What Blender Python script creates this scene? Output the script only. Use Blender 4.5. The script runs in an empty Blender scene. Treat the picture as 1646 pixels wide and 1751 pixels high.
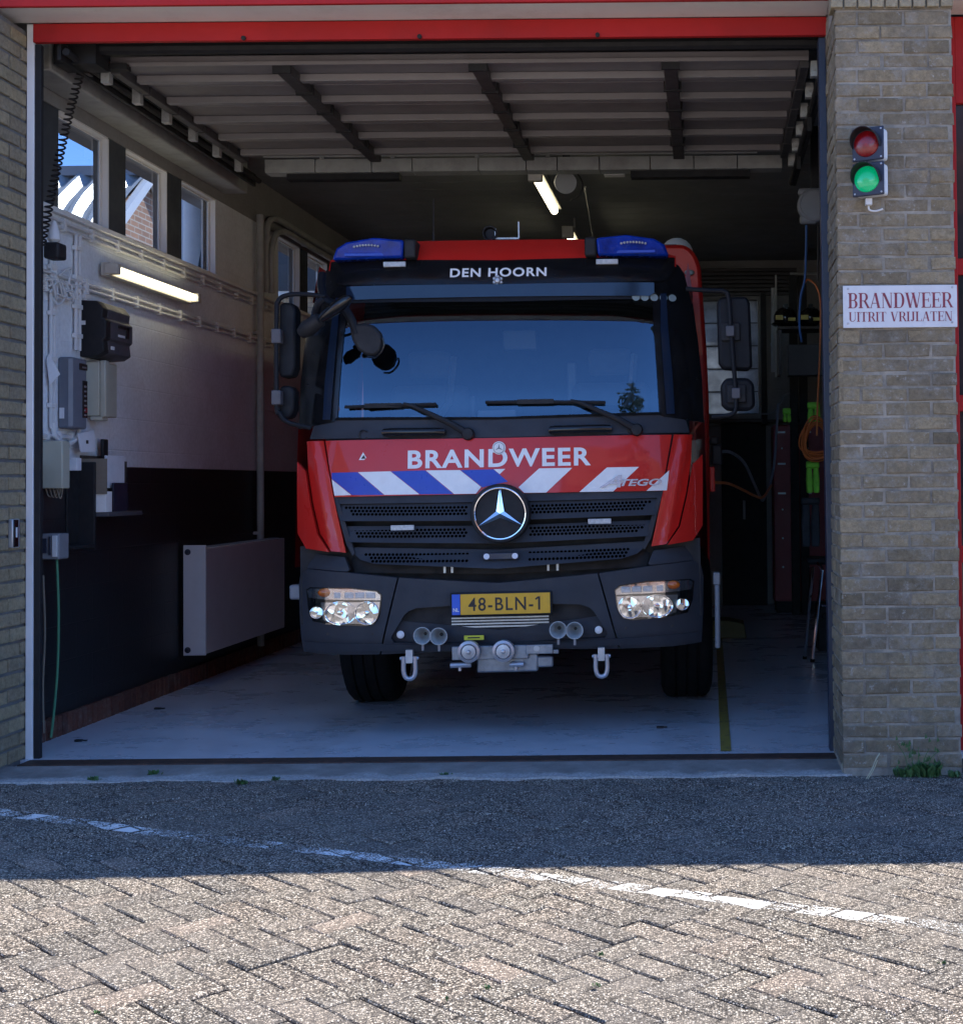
import bpy, bmesh, math, random
from mathutils import Vector, Matrix
R = math.radians
rnd = random.Random(11)
scene = bpy.context.scene
COL = scene.collection

# ---------------------------------------------------------------- camera
FPX, PU, PV, PITCH, ROLL = 2350.0, 1211.5, 770.0, R(1.341), 0.0092
CAM = Vector((0.0, -7.0, 1.37))
_f = Vector((0, math.cos(PITCH), math.sin(PITCH)))
_r0 = Vector((1, 0, 0)); _u0 = Vector((0, -math.sin(PITCH), math.cos(PITCH)))
_r = _r0 * math.cos(ROLL) - _u0 * math.sin(ROLL)
_u = _r0 * math.sin(ROLL) + _u0 * math.cos(ROLL)
cd = bpy.data.cameras.new("camera"); cam = bpy.data.objects.new("camera", cd); COL.objects.link(cam)
mw = Matrix((_r, _u, -_f)).transposed().to_4x4(); mw.translation = CAM
cam.matrix_world = mw
cd.sensor_fit = 'VERTICAL'; cd.sensor_height = 36.0; cd.lens = FPX / 1751 * 36.0
cd.shift_x = (823 - PU) / 1751; cd.shift_y = (PV - 875.5) / 1751
cd.clip_start = 0.05; cd.clip_end = 1000
scene.camera = cam

# ---------------------------------------------------------------- light
SUN_EL, SUN_AZ = R(58), R(50)
world = bpy.data.worlds.new("World"); scene.world = world; world.use_nodes = True
wn = world.node_tree.nodes; wl = world.node_tree.links
for n in list(wn): wn.remove(n)
wo = wn.new('ShaderNodeOutputWorld'); wb = wn.new('ShaderNodeBackground'); ws = wn.new('ShaderNodeTexSky')
ws.sky_type = 'NISHITA'; ws.sun_disc = False; ws.sun_elevation = SUN_EL; ws.sun_rotation = SUN_AZ
ws.air_density = 1.0; ws.dust_density = 0.0; ws.ozone_density = 10.0; ws.altitude = 2500
wb.inputs['Strength'].default_value = 0.15
wl.new(ws.outputs[0], wb.inputs[0]); wl.new(wb.outputs[0], wo.inputs[0])
sd = bpy.data.lights.new("sun", 'SUN'); sd.energy = 3.7; sd.angle = R(0.5); sd.color = (1.0, 0.94, 0.85)
sun = bpy.data.objects.new("sun", sd); COL.objects.link(sun)
sdir = Vector((math.sin(SUN_AZ) * math.cos(SUN_EL), math.cos(SUN_AZ) * math.cos(SUN_EL), math.sin(SUN_EL)))
sun.rotation_euler = sdir.to_track_quat('Z', 'Y').to_euler(); sun.location = sdir * 30
scene.view_settings.view_transform = 'Standard'; scene.view_settings.look = 'None'
scene.view_settings.exposure = 1.78; scene.view_settings.gamma = 1.0
scene.render.engine = 'CYCLES'
scene.cycles.max_bounces = 10; scene.cycles.diffuse_bounces = 5; scene.cycles.glossy_bounces = 4
scene.cycles.transparent_max_bounces = 12; scene.cycles.sample_clamp_indirect = 6.0
scene.cycles.use_denoising = True

# ---------------------------------------------------------------- measuring helpers (pixel of the photo -> point in the place)
def ray(px, py): return _f + _r * ((px - PU) / FPX) - _u * ((py - PV) / FPX)
def atY(px, py, Y): d = ray(px, py); return CAM + d * ((Y - CAM.y) / d.y)
def atX(px, py, X): d = ray(px, py); return CAM + d * ((X - CAM.x) / d.x)
def atZ(px, py, Z): d = ray(px, py); return CAM + d * ((Z - CAM.z) / d.z)

# ---------------------------------------------------------------- mesh builder
class MB:
    def __init__(s): s.v = []; s.f = []; s.m = []; s.cur = 0
    def add(s, vs, fs):
        b = len(s.v); s.v += [Vector(v) for v in vs]
        for f in fs: s.f.append([b + i for i in f]); s.m.append(s.cur)
        return s
    def box(s, x0, x1, y0, y1, z0, z1, M=None):
        if x0 > x1: x0, x1 = x1, x0
        if y0 > y1: y0, y1 = y1, y0
        if z0 > z1: z0, z1 = z1, z0
        vs = [Vector((x, y, z)) for z in (z0, z1) for y in (y0, y1) for x in (x0, x1)]
        if M is not None: vs = [M @ v for v in vs]
        return s.add(vs, [(0, 2, 3, 1), (4, 5, 7, 6), (0, 1, 5, 4), (2, 6, 7, 3), (0, 4, 6, 2), (1, 3, 7, 5)])
    def tube(s, pts, r, n=8, cap=True):
        pts = [Vector(p) for p in pts]; k = len(pts)
        rs = r if isinstance(r, (list, tuple)) else [r] * k
        vs = []; prev = None
        for i in range(k):
            t = (pts[min(i + 1, k - 1)] - pts[max(i - 1, 0)]).normalized()
            if prev is None:
                a = Vector((0, 0, 1)) if abs(t.z) < 0.9 else Vector((1, 0, 0))
                nrm = t.cross(a).normalized()
            else:
                nrm = (prev - t * prev.dot(t)).normalized()
            prev = nrm; bi = t.cross(nrm)
            for j in range(n):
                a = 2 * math.pi * j / n
                vs.append(pts[i] + (nrm * math.cos(a) + bi * math.sin(a)) * rs[i])
        fs = [(i * n + j, i * n + (j + 1) % n, (i + 1) * n + (j + 1) % n, (i + 1) * n + j) for i in range(k - 1) for j in range(n)]
        if cap: fs += [tuple(reversed(range(n))), tuple(range((k - 1) * n, k * n))]
        return s.add(vs, fs)
    def lathe(s, prof, o, axis=(0, -1, 0), n=24, sx=1.0, cap=True):
        # prof: list of (radius, distance along axis)
        o = Vector(o); ax = Vector(axis).normalized()
        a = Vector((0, 0, 1)) if abs(ax.z) < 0.9 else Vector((1, 0, 0))
        e1 = ax.cross(a).normalized(); e2 = e1.cross(ax)
        vs = []
        for (r, h) in prof:
            for j in range(n):
                t = 2 * math.pi * j / n
                vs.append(o + ax * h + e1 * (r * sx * math.cos(t)) + e2 * (r * math.sin(t)))
        k = len(prof); fs = []
        for i in range(k - 1):
            for j in range(n):
                fs.append((i * n + j, (i + 1) * n + j, (i + 1) * n + (j + 1) % n, i * n + (j + 1) % n))
        if cap and prof[0][0] > 1e-5: fs.append(tuple(range(n)))
        if cap and prof[-1][0] > 1e-5: fs.append(tuple(reversed(range((k - 1) * n, k * n))))
        return s.add(vs, fs)
    def prism(s, poly, ext):
        # convex or simple polygon of 3d points, extruded by ext
        n = len(poly); e = Vector(ext); P = [Vector(p) for p in poly]
        return s.add(P + [p + e for p in P], [tuple(range(n)), tuple(reversed(range(n, 2 * n)))] +
                     [(i, n + i, n + (i + 1) % n, (i + 1) % n) for i in range(n)])
    def quad(s, *p): return s.add(p, [tuple(range(len(p)))])
    def ball(s, c, r, n=16, sc=(1, 1, 1)):
        c = Vector(c); vs = []; m = n // 2
        for i in range(m + 1):
            th = math.pi * i / m
            for j in range(n):
                ph = 2 * math.pi * j / n
                vs.append(c + Vector((r * sc[0] * math.sin(th) * math.cos(ph), r * sc[1] * math.sin(th) * math.sin(ph), r * sc[2] * math.cos(th))))
        return s.add(vs, [(i * n + j, (i + 1) * n + j, (i + 1) * n + (j + 1) % n, i * n + (j + 1) % n) for i in range(m) for j in range(n)])
    def build(s, name, mat, parent=None, local=False, bevel=0, smooth=True, at=None, fix=True, angle=35):
        if parent is not None:
            off = Vector((0, 0, 0))
            if not local:
                p = parent
                while p is not None: off += p.location; p = p.parent
        elif at is not None: off = Vector(at)
        else:
            xs = [v.x for v in s.v]; ys = [v.y for v in s.v]; zs = [v.z for v in s.v]
            off = Vector(((min(xs) + max(xs)) / 2, (min(ys) + max(ys)) / 2, min(zs)))
        me = bpy.data.meshes.new(name)
        me.from_pydata([tuple(v - off) for v in s.v], [], s.f)
        for mm in (mat if isinstance(mat, (list, tuple)) else [mat]): me.materials.append(mm)
        me.polygons.foreach_set('material_index', s.m)
        if fix:
            bm = bmesh.new(); bm.from_mesh(me)
            bmesh.ops.remove_doubles(bm, verts=bm.verts, dist=1e-6)
            bmesh.ops.recalc_face_normals(bm, faces=bm.faces)
            bm.to_mesh(me); bm.free()
        if smooth:
            me.polygons.foreach_set('use_smooth', [True] * len(me.polygons))
            me.set_sharp_from_angle(angle=R(angle))
        me.update()
        o = bpy.data.objects.new(name, me); COL.objects.link(o)
        if parent is not None: o.parent = parent
        else: o.location = off
        if bevel:
            b = o.modifiers.new('bevel', 'BEVEL'); b.width = bevel; b.segments = 2; b.limit_method = 'ANGLE'; b.angle_limit = R(40)
            b.harden_normals = False
        return o

def tag(o, label=None, cat=None, group=None, kind=None):
    if label: o['label'] = label
    if cat: o['category'] = cat
    if group: o['group'] = group
    if kind: o['kind'] = kind
    return o
def thing(name, label, cat, loc=(0, 0, 0), group=None):
    o = bpy.data.objects.new(name, None); COL.objects.link(o); o.location = Vector(loc); o.empty_display_size = 0.1
    return tag(o, label, cat, group)
def dup(root, loc, label=None, group=None):
    r = root.copy(); COL.objects.link(r); r.location = loc
    if label: r['label'] = label
    if group: r['group'] = group
    for ch in list(root.children):
        c = ch.copy(); COL.objects.link(c); c.parent = r
        for g in list(ch.children):
            d = g.copy(); COL.objects.link(d); d.parent = c
    return r
def vbez(pts, n=8):
    # smooth curve through points (Catmull-Rom)
    P = [Vector(p) for p in pts]; P = [P[0] * 2 - P[1]] + P + [P[-1] * 2 - P[-2]]; out = []
    for i in range(1, len(P) - 2):
        for k in range(n):
            t = k / n; a, b, c, d = P[i - 1], P[i], P[i + 1], P[i + 2]
            out.append(0.5 * ((2 * b) + (c - a) * t + (2 * a - 5 * b + 4 * c - d) * t * t + (3 * b - a - 3 * c + d) * t ** 3))
    out.append(P[-2]); return out

# ---------------------------------------------------------------- materials
def newmat(name):
    m = bpy.data.materials.new(name); m.use_nodes = True
    nt = m.node_tree; nt.nodes.clear()
    return m, nt.nodes, nt.links
def ramp(N, stops):
    r = N.new('ShaderNodeValToRGB'); e = r.color_ramp.elements
    e[0].position, e[0].color = stops[0][0], (*stops[0][1], 1)
    e[1].position, e[1].color = stops[-1][0], (*stops[-1][1], 1)
    for p, c in stops[1:-1]: x = e.new(p); x.color = (*c, 1)
    return r
def noise(N, L, vec, scale, detail=4, rough=0.6):
    n = N.new('ShaderNodeTexNoise'); n.inputs['Scale'].default_value = scale
    n.inputs['Detail'].default_value = detail; n.inputs['Roughness'].default_value = rough
    if vec is not None: L.new(vec, n.inputs['Vector'])
    return n
def mixc(N, L, fac, a, b, mode='MIX'):
    m = N.new('ShaderNodeMix'); m.data_type = 'RGBA'; m.blend_type = mode
    for sock, val in ((m.inputs[0], fac), (m.inputs[6], a), (m.inputs[7], b)):
        if hasattr(val, 'is_linked'): L.new(val, sock)
        elif isinstance(val, (int, float)): sock.default_value = val
        else: sock.default_value = (*val, 1)
    return m.outputs[2]
def maprange(N, L, val, a, b, c, d):
    m = N.new('ShaderNodeMapRange'); L.new(val, m.inputs[0])
    for i, x in enumerate((a, b, c, d)): m.inputs[i + 1].default_value = x
    return m.outputs[0]
def bumpn(N, L, h, strength, dist=0.01):
    b = N.new('ShaderNodeBump'); b.inputs['Strength'].default_value = strength; b.inputs['Distance'].default_value = dist
    L.new(h, b.inputs['Height']); return b.outputs[0]
def pm(name, col, rough=0.5, metal=0.0, var=0.15, scale=6.0, bump=0.0, bscale=120.0, coat=0.0, dirt=None, dirt_amt=0.0, emit=None, estr=0, spec=0.5, rvar=0.1):
    """painted / moulded surface with uneven tone, uneven gloss, optional dirt and grain"""
    m, N, L = newmat(name)
    o = N.new('ShaderNodeOutputMaterial'); p = N.new('ShaderNodeBsdfPrincipled'); L.new(p.outputs[0], o.inputs[0])
    tc = N.new('ShaderNodeTexCoord'); vec = tc.outputs['Object']
    n1 = noise(N, L, vec, scale, 5, 0.65)
    lo = tuple(max(0, c * (1 - var)) for c in col); hi = tuple(min(1, c * (1 + var)) for c in col)
    r = ramp(N, [(0.3, lo), (0.7, hi)]); L.new(n1.outputs[0], r.inputs[0]); c = r.outputs[0]
    if dirt_amt > 0:
        n2 = noise(N, L, vec, scale * 0.6, 8, 0.75)
        f = maprange(N, L, n2.outputs[0], 0.5, 0.75, 0.0, dirt_amt)
        c = mixc(N, L, f, c, dirt)
    L.new(c, p.inputs['Base Color'])
    n3 = noise(N, L, vec, scale * 2.3, 4, 0.6)
    L.new(maprange(N, L, n3.outputs[0], 0.3, 0.7, max(0, rough - rvar), min(1, rough + rvar)), p.inputs['Roughness'])
    p.inputs['Metallic'].default_value = metal; p.inputs['Coat Weight'].default_value = coat; p.inputs['Coat Roughness'].default_value = 0.04
    p.inputs['Specular IOR Level'].default_value = spec
    if bump > 0:
        n4 = noise(N, L, vec, bscale, 3, 0.6); L.new(bumpn(N, L, n4.outputs[0], bump, 0.004), p.inputs['Normal'])
    if emit:
        p.inputs['Emission Color'].default_value = (*emit, 1); p.inputs['Emission Strength'].default_value = estr
    return m

def brick_mat(name, c1, c2, c3, dark, stain=0.5, smear=0.3):
    """real modelled bricks: tone per brick, grain, weather stains"""
    m, N, L = newmat(name)
    o = N.new('ShaderNodeOutputMaterial'); p = N.new('ShaderNodeBsdfPrincipled'); L.new(p.outputs[0], o.inputs[0])
    g = N.new('ShaderNodeNewGeometry'); tc = N.new('ShaderNodeTexCoord')
    r = ramp(N, [(0.0, c1), (0.5, c2), (1.0, c3)]); L.new(g.outputs['Random Per Island'], r.inputs[0])
    n1 = noise(N, L, tc.outputs['Object'], 38, 8, 0.8)
    c = mixc(N, L, 0.75, r.outputs[0], ramp_out(N, L, n1.outputs[0], [(0.3, (0.35,) * 3), (0.7, (1.25,) * 3)]), 'MULTIPLY')
    n2 = noise(N, L, tc.outputs['Object'], 2.2, 8, 0.7)
    f = maprange(N, L, n2.outputs[0], 0.42, 0.7, 0.0, stain)
    c = mixc(N, L, f, c, dark)
    n5 = noise(N, L, tc.outputs['Object'], 28, 3, 0.8)
    c = mixc(N, L, maprange(N, L, n5.outputs[0], 0.62, 0.74, 0, smear), c, (0.42, 0.40, 0.36))
    n6 = noise(N, L, tc.outputs['Object'], 7, 7, 0.8)
    c = mixc(N, L, maprange(N, L, n6.outputs[0], 0.5, 0.66, 0, smear * 0.8), c, (0.30, 0.275, 0.235))
    L.new(c, p.inputs['Base Color']); p.inputs['Roughness'].default_value = 0.9; p.inputs['Specular IOR Level'].default_value = 0.2
    L.new(bumpn(N, L, n1.outputs[0], 1.0, 0.010), p.inputs['Normal'])
    return m
def ramp_out(N, L, val, stops):
    r = ramp(N, stops); L.new(val, r.inputs[0]); return r.outputs[0]

def painted_brick(name, col, rough=0.6, dirt=(0.2, 0.18, 0.15), amt=0.25):
    """brickwork painted over: course relief only, faces in the y-z or x-z plane"""
    m, N, L = newmat(name)
    o = N.new('ShaderNodeOutputMaterial'); p = N.new('ShaderNodeBsdfPrincipled'); L.new(p.outputs[0], o.inputs[0])
    tc = N.new('ShaderNodeTexCoord'); sx = N.new('ShaderNodeSeparateXYZ'); L.new(tc.outputs['Object'], sx.inputs[0])
    ad = N.new('ShaderNodeMath'); ad.operation = 'ADD'; L.new(sx.outputs[0], ad.inputs[0]); L.new(sx.outputs[1], ad.inputs[1])
    cx = N.new('ShaderNodeCombineXYZ'); L.new(ad.outputs[0], cx.inputs[0]); L.new(sx.outputs[2], cx.inputs[1])
    b = N.new('ShaderNodeTexBrick'); L.new(cx.outputs[0], b.inputs['Vector']); b.inputs['Scale'].default_value = 1.0
    b.inputs['Brick Width'].default_value = 0.42; b.inputs['Row Height'].default_value = 0.2; b.inputs['Mortar Size'].default_value = 0.005
    b.inputs['Mortar Smooth'].default_value = 0.6
    n1 = noise(N, L, tc.outputs['Object'], 1.7, 8, 0.7); n2 = noise(N, L, tc.outputs['Object'], 40, 4, 0.6)
    c = ramp_out(N, L, n2.outputs[0], [(0.3, tuple(x * 0.9 for x in col)), (0.7, tuple(min(1, x * 1.06) for x in col))])
    c = mixc(N, L, maprange(N, L, n1.outputs[0], 0.45, 0.75, 0, amt), c, dirt)
    L.new(c, p.inputs['Base Color']); p.inputs['Roughness'].default_value = rough
    mth = N.new('ShaderNodeMath'); mth.operation = 'MULTIPLY_ADD'; L.new(b.outputs['Fac'], mth.inputs[0]); mth.inputs[1].default_value = -1.0
    L.new(maprange(N, L, n2.outputs[0], 0, 1, 0, 0.6), mth.inputs[2])
    L.new(bumpn(N, L, mth.outputs[0], 0.5, 0.004), p.inputs['Normal'])
    return m

def glass_mat(name, tint, refl, rough=0.0, rcol=(1, 1, 1)):
    m, N, L = newmat(name)
    o = N.new('ShaderNodeOutputMaterial'); t = N.new('ShaderNodeBsdfTransparent'); g = N.new('ShaderNodeBsdfGlossy')
    t.inputs[0].default_value = (*tint, 1); g.inputs['Roughness'].default_value = rough; g.inputs[0].default_value = (*rcol, 1)
    fr = N.new('ShaderNodeLayerWeight'); pw = N.new('ShaderNodeMath'); pw.operation = 'POWER'; L.new(fr.outputs['Facing'], pw.inputs[0]); pw.inputs[1].default_value = 5
    mx = N.new('ShaderNodeMixShader'); a = N.new('ShaderNodeMath'); a.operation = 'MULTIPLY_ADD'; a.use_clamp = True
    L.new(pw.outputs[0], a.inputs[0]); a.inputs[1].default_value = 1 - refl; a.inputs[2].default_value = refl
    L.new(a.outputs[0], mx.inputs[0]); L.new(t.outputs[0], mx.inputs[1]); L.new(g.outputs[0], mx.inputs[2]); L.new(mx.outputs[0], o.inputs[0])
    return m

M = {}
M['red'] = pm('truck_red', (0.56, 0.020, 0.014), 0.35, 0, 0.05, 3, coat=0.5, spec=0.25)
M['redp'] = pm('fascia_red', (0.38, 0.018, 0.018), 0.6, 0, 0.12, 2, 0.1, 60, dirt=(0.22, 0.02, 0.02), dirt_amt=0.5, spec=0.2)
M['plastic'] = pm('bumper_plastic', (0.032, 0.036, 0.045), 0.62, 0, 0.15, 4, 0.25, 500, dirt=(0.075, 0.07, 0.065), dirt_amt=0.35, spec=0.35)
M['black'] = pm('black_gloss', (0.008, 0.008, 0.009), 0.18, 0, 0.2, 5)
M['rubber'] = pm('black_rubber', (0.006, 0.006, 0.0065), 0.85, 0, 0.3, 8, 0.2, 200, spec=0.2)
M['matblack'] = pm('matt_black', (0.010, 0.010, 0.012), 0.7, 0, 0.2, 6)
M['mirror'] = pm('mirror_shell', (0.009, 0.010, 0.013), 0.55, 0, 0.1, 8, 0.2, 400, spec=0.22)
M['steel'] = pm('zinc_steel', (0.26, 0.27, 0.29), 0.48, 0.7, 0.25, 14, dirt=(0.08, 0.06, 0.05), dirt_amt=0.7)
M['alu'] = pm('aluminium', (0.42, 0.43, 0.46), 0.38, 0.6, 0.12, 10, dirt=(0.2, 0.19, 0.18), dirt_amt=0.4)
M['horn'] = pm('horn_enamel', (0.34, 0.37, 0.38), 0.4, 0, 0.08, 10, dirt=(0.2, 0.2, 0.19), dirt_amt=0.4)
M['chrome'] = pm('chrome', (0.82, 0.83, 0.86), 0.07, 1.0, 0.03, 8, rvar=0.03)
M['whitefilm'] = pm('reflective_white', (0.82, 0.82, 0.80), 0.4, 0, 0.05, 20, 0.1, 600)
M['bluefilm'] = pm('reflective_blue', (0.012, 0.055, 0.42), 0.35, 0, 0.06, 20, 0.1, 600)
M['plateyellow'] = pm('plate_yellow', (0.72, 0.38, 0.015), 0.45, 0, 0.06, 15, dirt=(0.5, 0.28, 0.03), dirt_amt=0.5)
M['plateblue'] = pm('plate_blue', (0.02, 0.10, 0.55), 0.45, 0, 0.05)
M['holeshade'] = pm('hole_shade_paint', (0.002, 0.002, 0.002), 1.0, spec=0.0)  # near-black colour standing in for the shade inside grille holes
M['alujamb'] = pm('pale_jamb', (0.72, 0.73, 0.75), 0.45, 0, 0.06, 3, dirt=(0.45, 0.44, 0.42), dirt_amt=0.3)
M['ink'] = pm('black_ink', (0.015, 0.012, 0.012), 0.5)
M['amber'] = pm('amber_lens', (0.55, 0.12, 0.01), 0.15, 0, 0.1, 40, coat=0.6)
M['beacon'] = pm('blue_beacon_lens', (0.003, 0.030, 0.28), 0.22, 0, 0.4, 14, coat=0.12, spec=0.2)
M['led'] = pm('led_clear', (0.45, 0.46, 0.46), 0.25, 0, 0.25, 60)
M['dot'] = pm('stone_chip_disc', (0.30, 0.36, 0.34), 0.4)
M['white'] = pm('white_plastic', (0.72, 0.73, 0.73), 0.45, 0, 0.05, 8, dirt=(0.45, 0.43, 0.4), dirt_amt=0.3)
M['grey'] = pm('grey_plastic', (0.22, 0.23, 0.25), 0.5, 0, 0.08, 6)
M['bluegrey'] = pm('blue_grey_case', (0.15, 0.165, 0.20), 0.45, 0, 0.08, 6)
M['darkgrey'] = pm('dark_grey_case', (0.075, 0.073, 0.082), 0.55, 0, 0.1, 6)
M['beige'] = pm('beige_box', (0.44, 0.44, 0.36), 0.5, 0, 0.06, 5, dirt=(0.3, 0.28, 0.2), dirt_amt=0.3)
M['card'] = pm('cardboard', (0.20, 0.165, 0.125), 0.85, 0, 0.1, 12)
M['bookred'] = pm('red_binder', (0.35, 0.03, 0.04), 0.5)
M['bookblue'] = pm('blue_binder', (0.04, 0.09, 0.35), 0.5)
M['wood'] = pm('dark_wood', (0.075, 0.06, 0.05), 0.6, 0, 0.3, 12)
M['radiator'] = pm('radiator_enamel', (0.62, 0.63, 0.64), 0.4, 0, 0.03, 3, dirt=(0.45, 0.43, 0.4), dirt_amt=0.3)
M['frame'] = pm('slate_window_frame', (0.045, 0.055, 0.07), 0.45, 0, 0.1, 4)
M['bead'] = pm('white_window_bead', (0.72, 0.72, 0.70), 0.45, 0, 0.05, 5)
M['soffit'] = pm('white_soffit', (0.74, 0.72, 0.68), 0.6, 0, 0.05, 3, 0.1, 50, dirt=(0.35, 0.3, 0.25), dirt_amt=0.45)
M['ceil'] = pm('ceiling_boards', (0.19, 0.195, 0.195), 0.85, 0, 0.12, 2, 0.2, 30)
M['doorpanel'] = pm('door_panel', (0.19, 0.175, 0.18), 0.5, 0, 0.08, 3, 0.1, 80, dirt=(0.13, 0.11, 0.105), dirt_amt=0.5)
M['doorrib'] = pm('door_rib', (0.22, 0.208, 0.21), 0.45, 0, 0.06, 6)
M['doorclip'] = pm('door_stile', (0.055, 0.052, 0.055), 0.5, 0, 0.1, 6)
M['galv'] = pm('galvanised', (0.50, 0.51, 0.50), 0.4, 0.5, 0.12, 30)
M['ductboard'] = pm('duct_board', (0.34, 0.35, 0.34), 0.7, 0, 0.15, 8, dirt=(0.15, 0.14, 0.13), dirt_amt=0.5)
M['conduit'] = pm('painted_conduit', (0.62, 0.63, 0.64), 0.5, 0, 0.06, 10)
M['tube'] = pm('lit_tube', (0.9, 0.88, 0.7), 0.4, emit=(1.0, 0.90, 0.62), estr=2.0)
M['tubecase'] = pm('tube_casing', (0.45, 0.43, 0.38), 0.5)
M['wallwhite'] = painted_brick('white_painted_blocks', (0.74, 0.78, 0.82))
M['wallblack'] = painted_brick('black_painted_blocks', (0.014, 0.015, 0.018), 0.45, (0.03, 0.028, 0.026), 0.4)
M['walldark'] = painted_brick('grey_painted_wall', (0.26, 0.255, 0.25), 0.7, (0.13, 0.12, 0.11), 0.5)
M['brick'] = brick_mat('weathered_brick', (0.20, 0.158, 0.10), (0.36, 0.285, 0.18), (0.27, 0.21, 0.13), (0.12, 0.105, 0.088), 0.8, 0.9)
M['brickl'] = brick_mat('yellow_brick', (0.33, 0.27, 0.17), (0.42, 0.345, 0.22), (0.29, 0.24, 0.165), (0.17, 0.15, 0.115), 0.35)
M['brickr'] = brick_mat('red_brown_brick', (0.16, 0.06, 0.045), (0.20, 0.085, 0.06), (0.125, 0.055, 0.045), (0.05, 0.03, 0.028), 0.4)
M['mortar'] = pm('mortar', (0.25, 0.225, 0.185), 0.95, 0, 0.45, 9, 0.9, 160, dirt=(0.10, 0.085, 0.07), dirt_amt=0.8)
M['mortarl'] = pm('grey_mortar', (0.15, 0.15, 0.15), 0.95, 0, 0.25, 14, 0.8, 160)
M['hivis'] = pm('hi_vis_green', (0.22, 0.62, 0.05), 0.8, 0, 0.2, 12)
M['orange'] = pm('orange_cable', (0.55, 0.14, 0.03), 0.5)
M['bluehose'] = pm('blue_hose', (0.03, 0.10, 0.26), 0.5)
M['green'] = pm('green_cable', (0.07, 0.25, 0.14), 0.5)
M['locker'] = pm('red_locker', (0.24, 0.02, 0.03), 0.45)
M['paper'] = pm('paper', (0.70, 0.72, 0.76), 0.8, 0, 0.08, 10)
M['darkcloth'] = pm('dark_cloth', (0.05, 0.055, 0.065), 0.9, 0, 0.3, 10)
M['helmet'] = pm('helmet_shell', (0.01, 0.01, 0.011), 0.25)
M['yellowrefl'] = pm('yellow_reflective', (0.6, 0.5, 0.1), 0.4)
M['chockgreen'] = pm('olive_chock', (0.09, 0.085, 0.035), 0.7)
M['signwhite'] = pm('sign_enamel', (0.60, 0.60, 0.62), 0.45, 0, 0.05, 12, dirt=(0.35, 0.36, 0.38), dirt_amt=0.35)
M['signred'] = pm('faded_red_letters', (0.22, 0.03, 0.05), 0.55, 0, 0.3, 18, dirt=(0.35, 0.2, 0.22), dirt_amt=0.3)
M['tlred'] = pm('red_signal_lens', (0.20, 0.004, 0.007), 0.15, 0, 0.25, 60, 0.4, 160, coat=0.35)
M['tlgreen'] = pm('green_signal_lens', (0.0, 0.30, 0.12), 0.2, 0, 0.1, 30, coat=0.4, emit=(0.0, 0.62, 0.24), estr=0.09)
M['navy'] = pm('navy_plastic', (0.02, 0.025, 0.045), 0.4)
M['rust'] = pm('rusty_angle', (0.055, 0.035, 0.028), 0.7, 0.2, 0.4, 12, 0.4, 90, dirt=(0.16, 0.08, 0.05), dirt_amt=0.6)
M['windglass'] = glass_mat('window_glass', (0.40, 0.45, 0.52), 0.05)
M['screen'] = glass_mat('windscreen_glass', (0.58, 0.66, 0.68), 0.14, 0.0, (0.55, 0.78, 1.0))
M['lensglass'] = glass_mat('lamp_cover', (0.96, 0.97, 0.98), 0.07)
M['visor'] = pm('tinted_visor', (0.012, 0.022, 0.045), 0.10, 0, 0.1, 4, spec=0.5, rvar=0.03, coat=0.16)
M['seat'] = pm('seat_cloth', (0.10, 0.105, 0.12), 0.9)
M['leaf'] = pm('weed_leaf', (0.055, 0.12, 0.035), 0.6, 0, 0.4, 30)
M['dry'] = pm('dry_grass', (0.42, 0.40, 0.28), 0.8, 0, 0.2, 20)
M['needle'] = pm('conifer_needles', (0.028, 0.055, 0.03), 0.7, 0, 0.5, 1.5)
M['bark'] = pm('bark', (0.08, 0.06, 0.045), 0.9, 0, 0.3, 6)
M['zinc'] = pm('pale_zinc_sheet', (0.55, 0.58, 0.62), 0.45, 0.1, 0.06, 2)
M['roofsheet'] = pm('corrugated_roof', (0.40, 0.42, 0.42), 0.25, 0.25, 0.15, 2)
M['rooftile'] = pm('orange_roof_tiles', (0.30, 0.10, 0.055), 0.8, 0, 0.2, 3)
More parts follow.
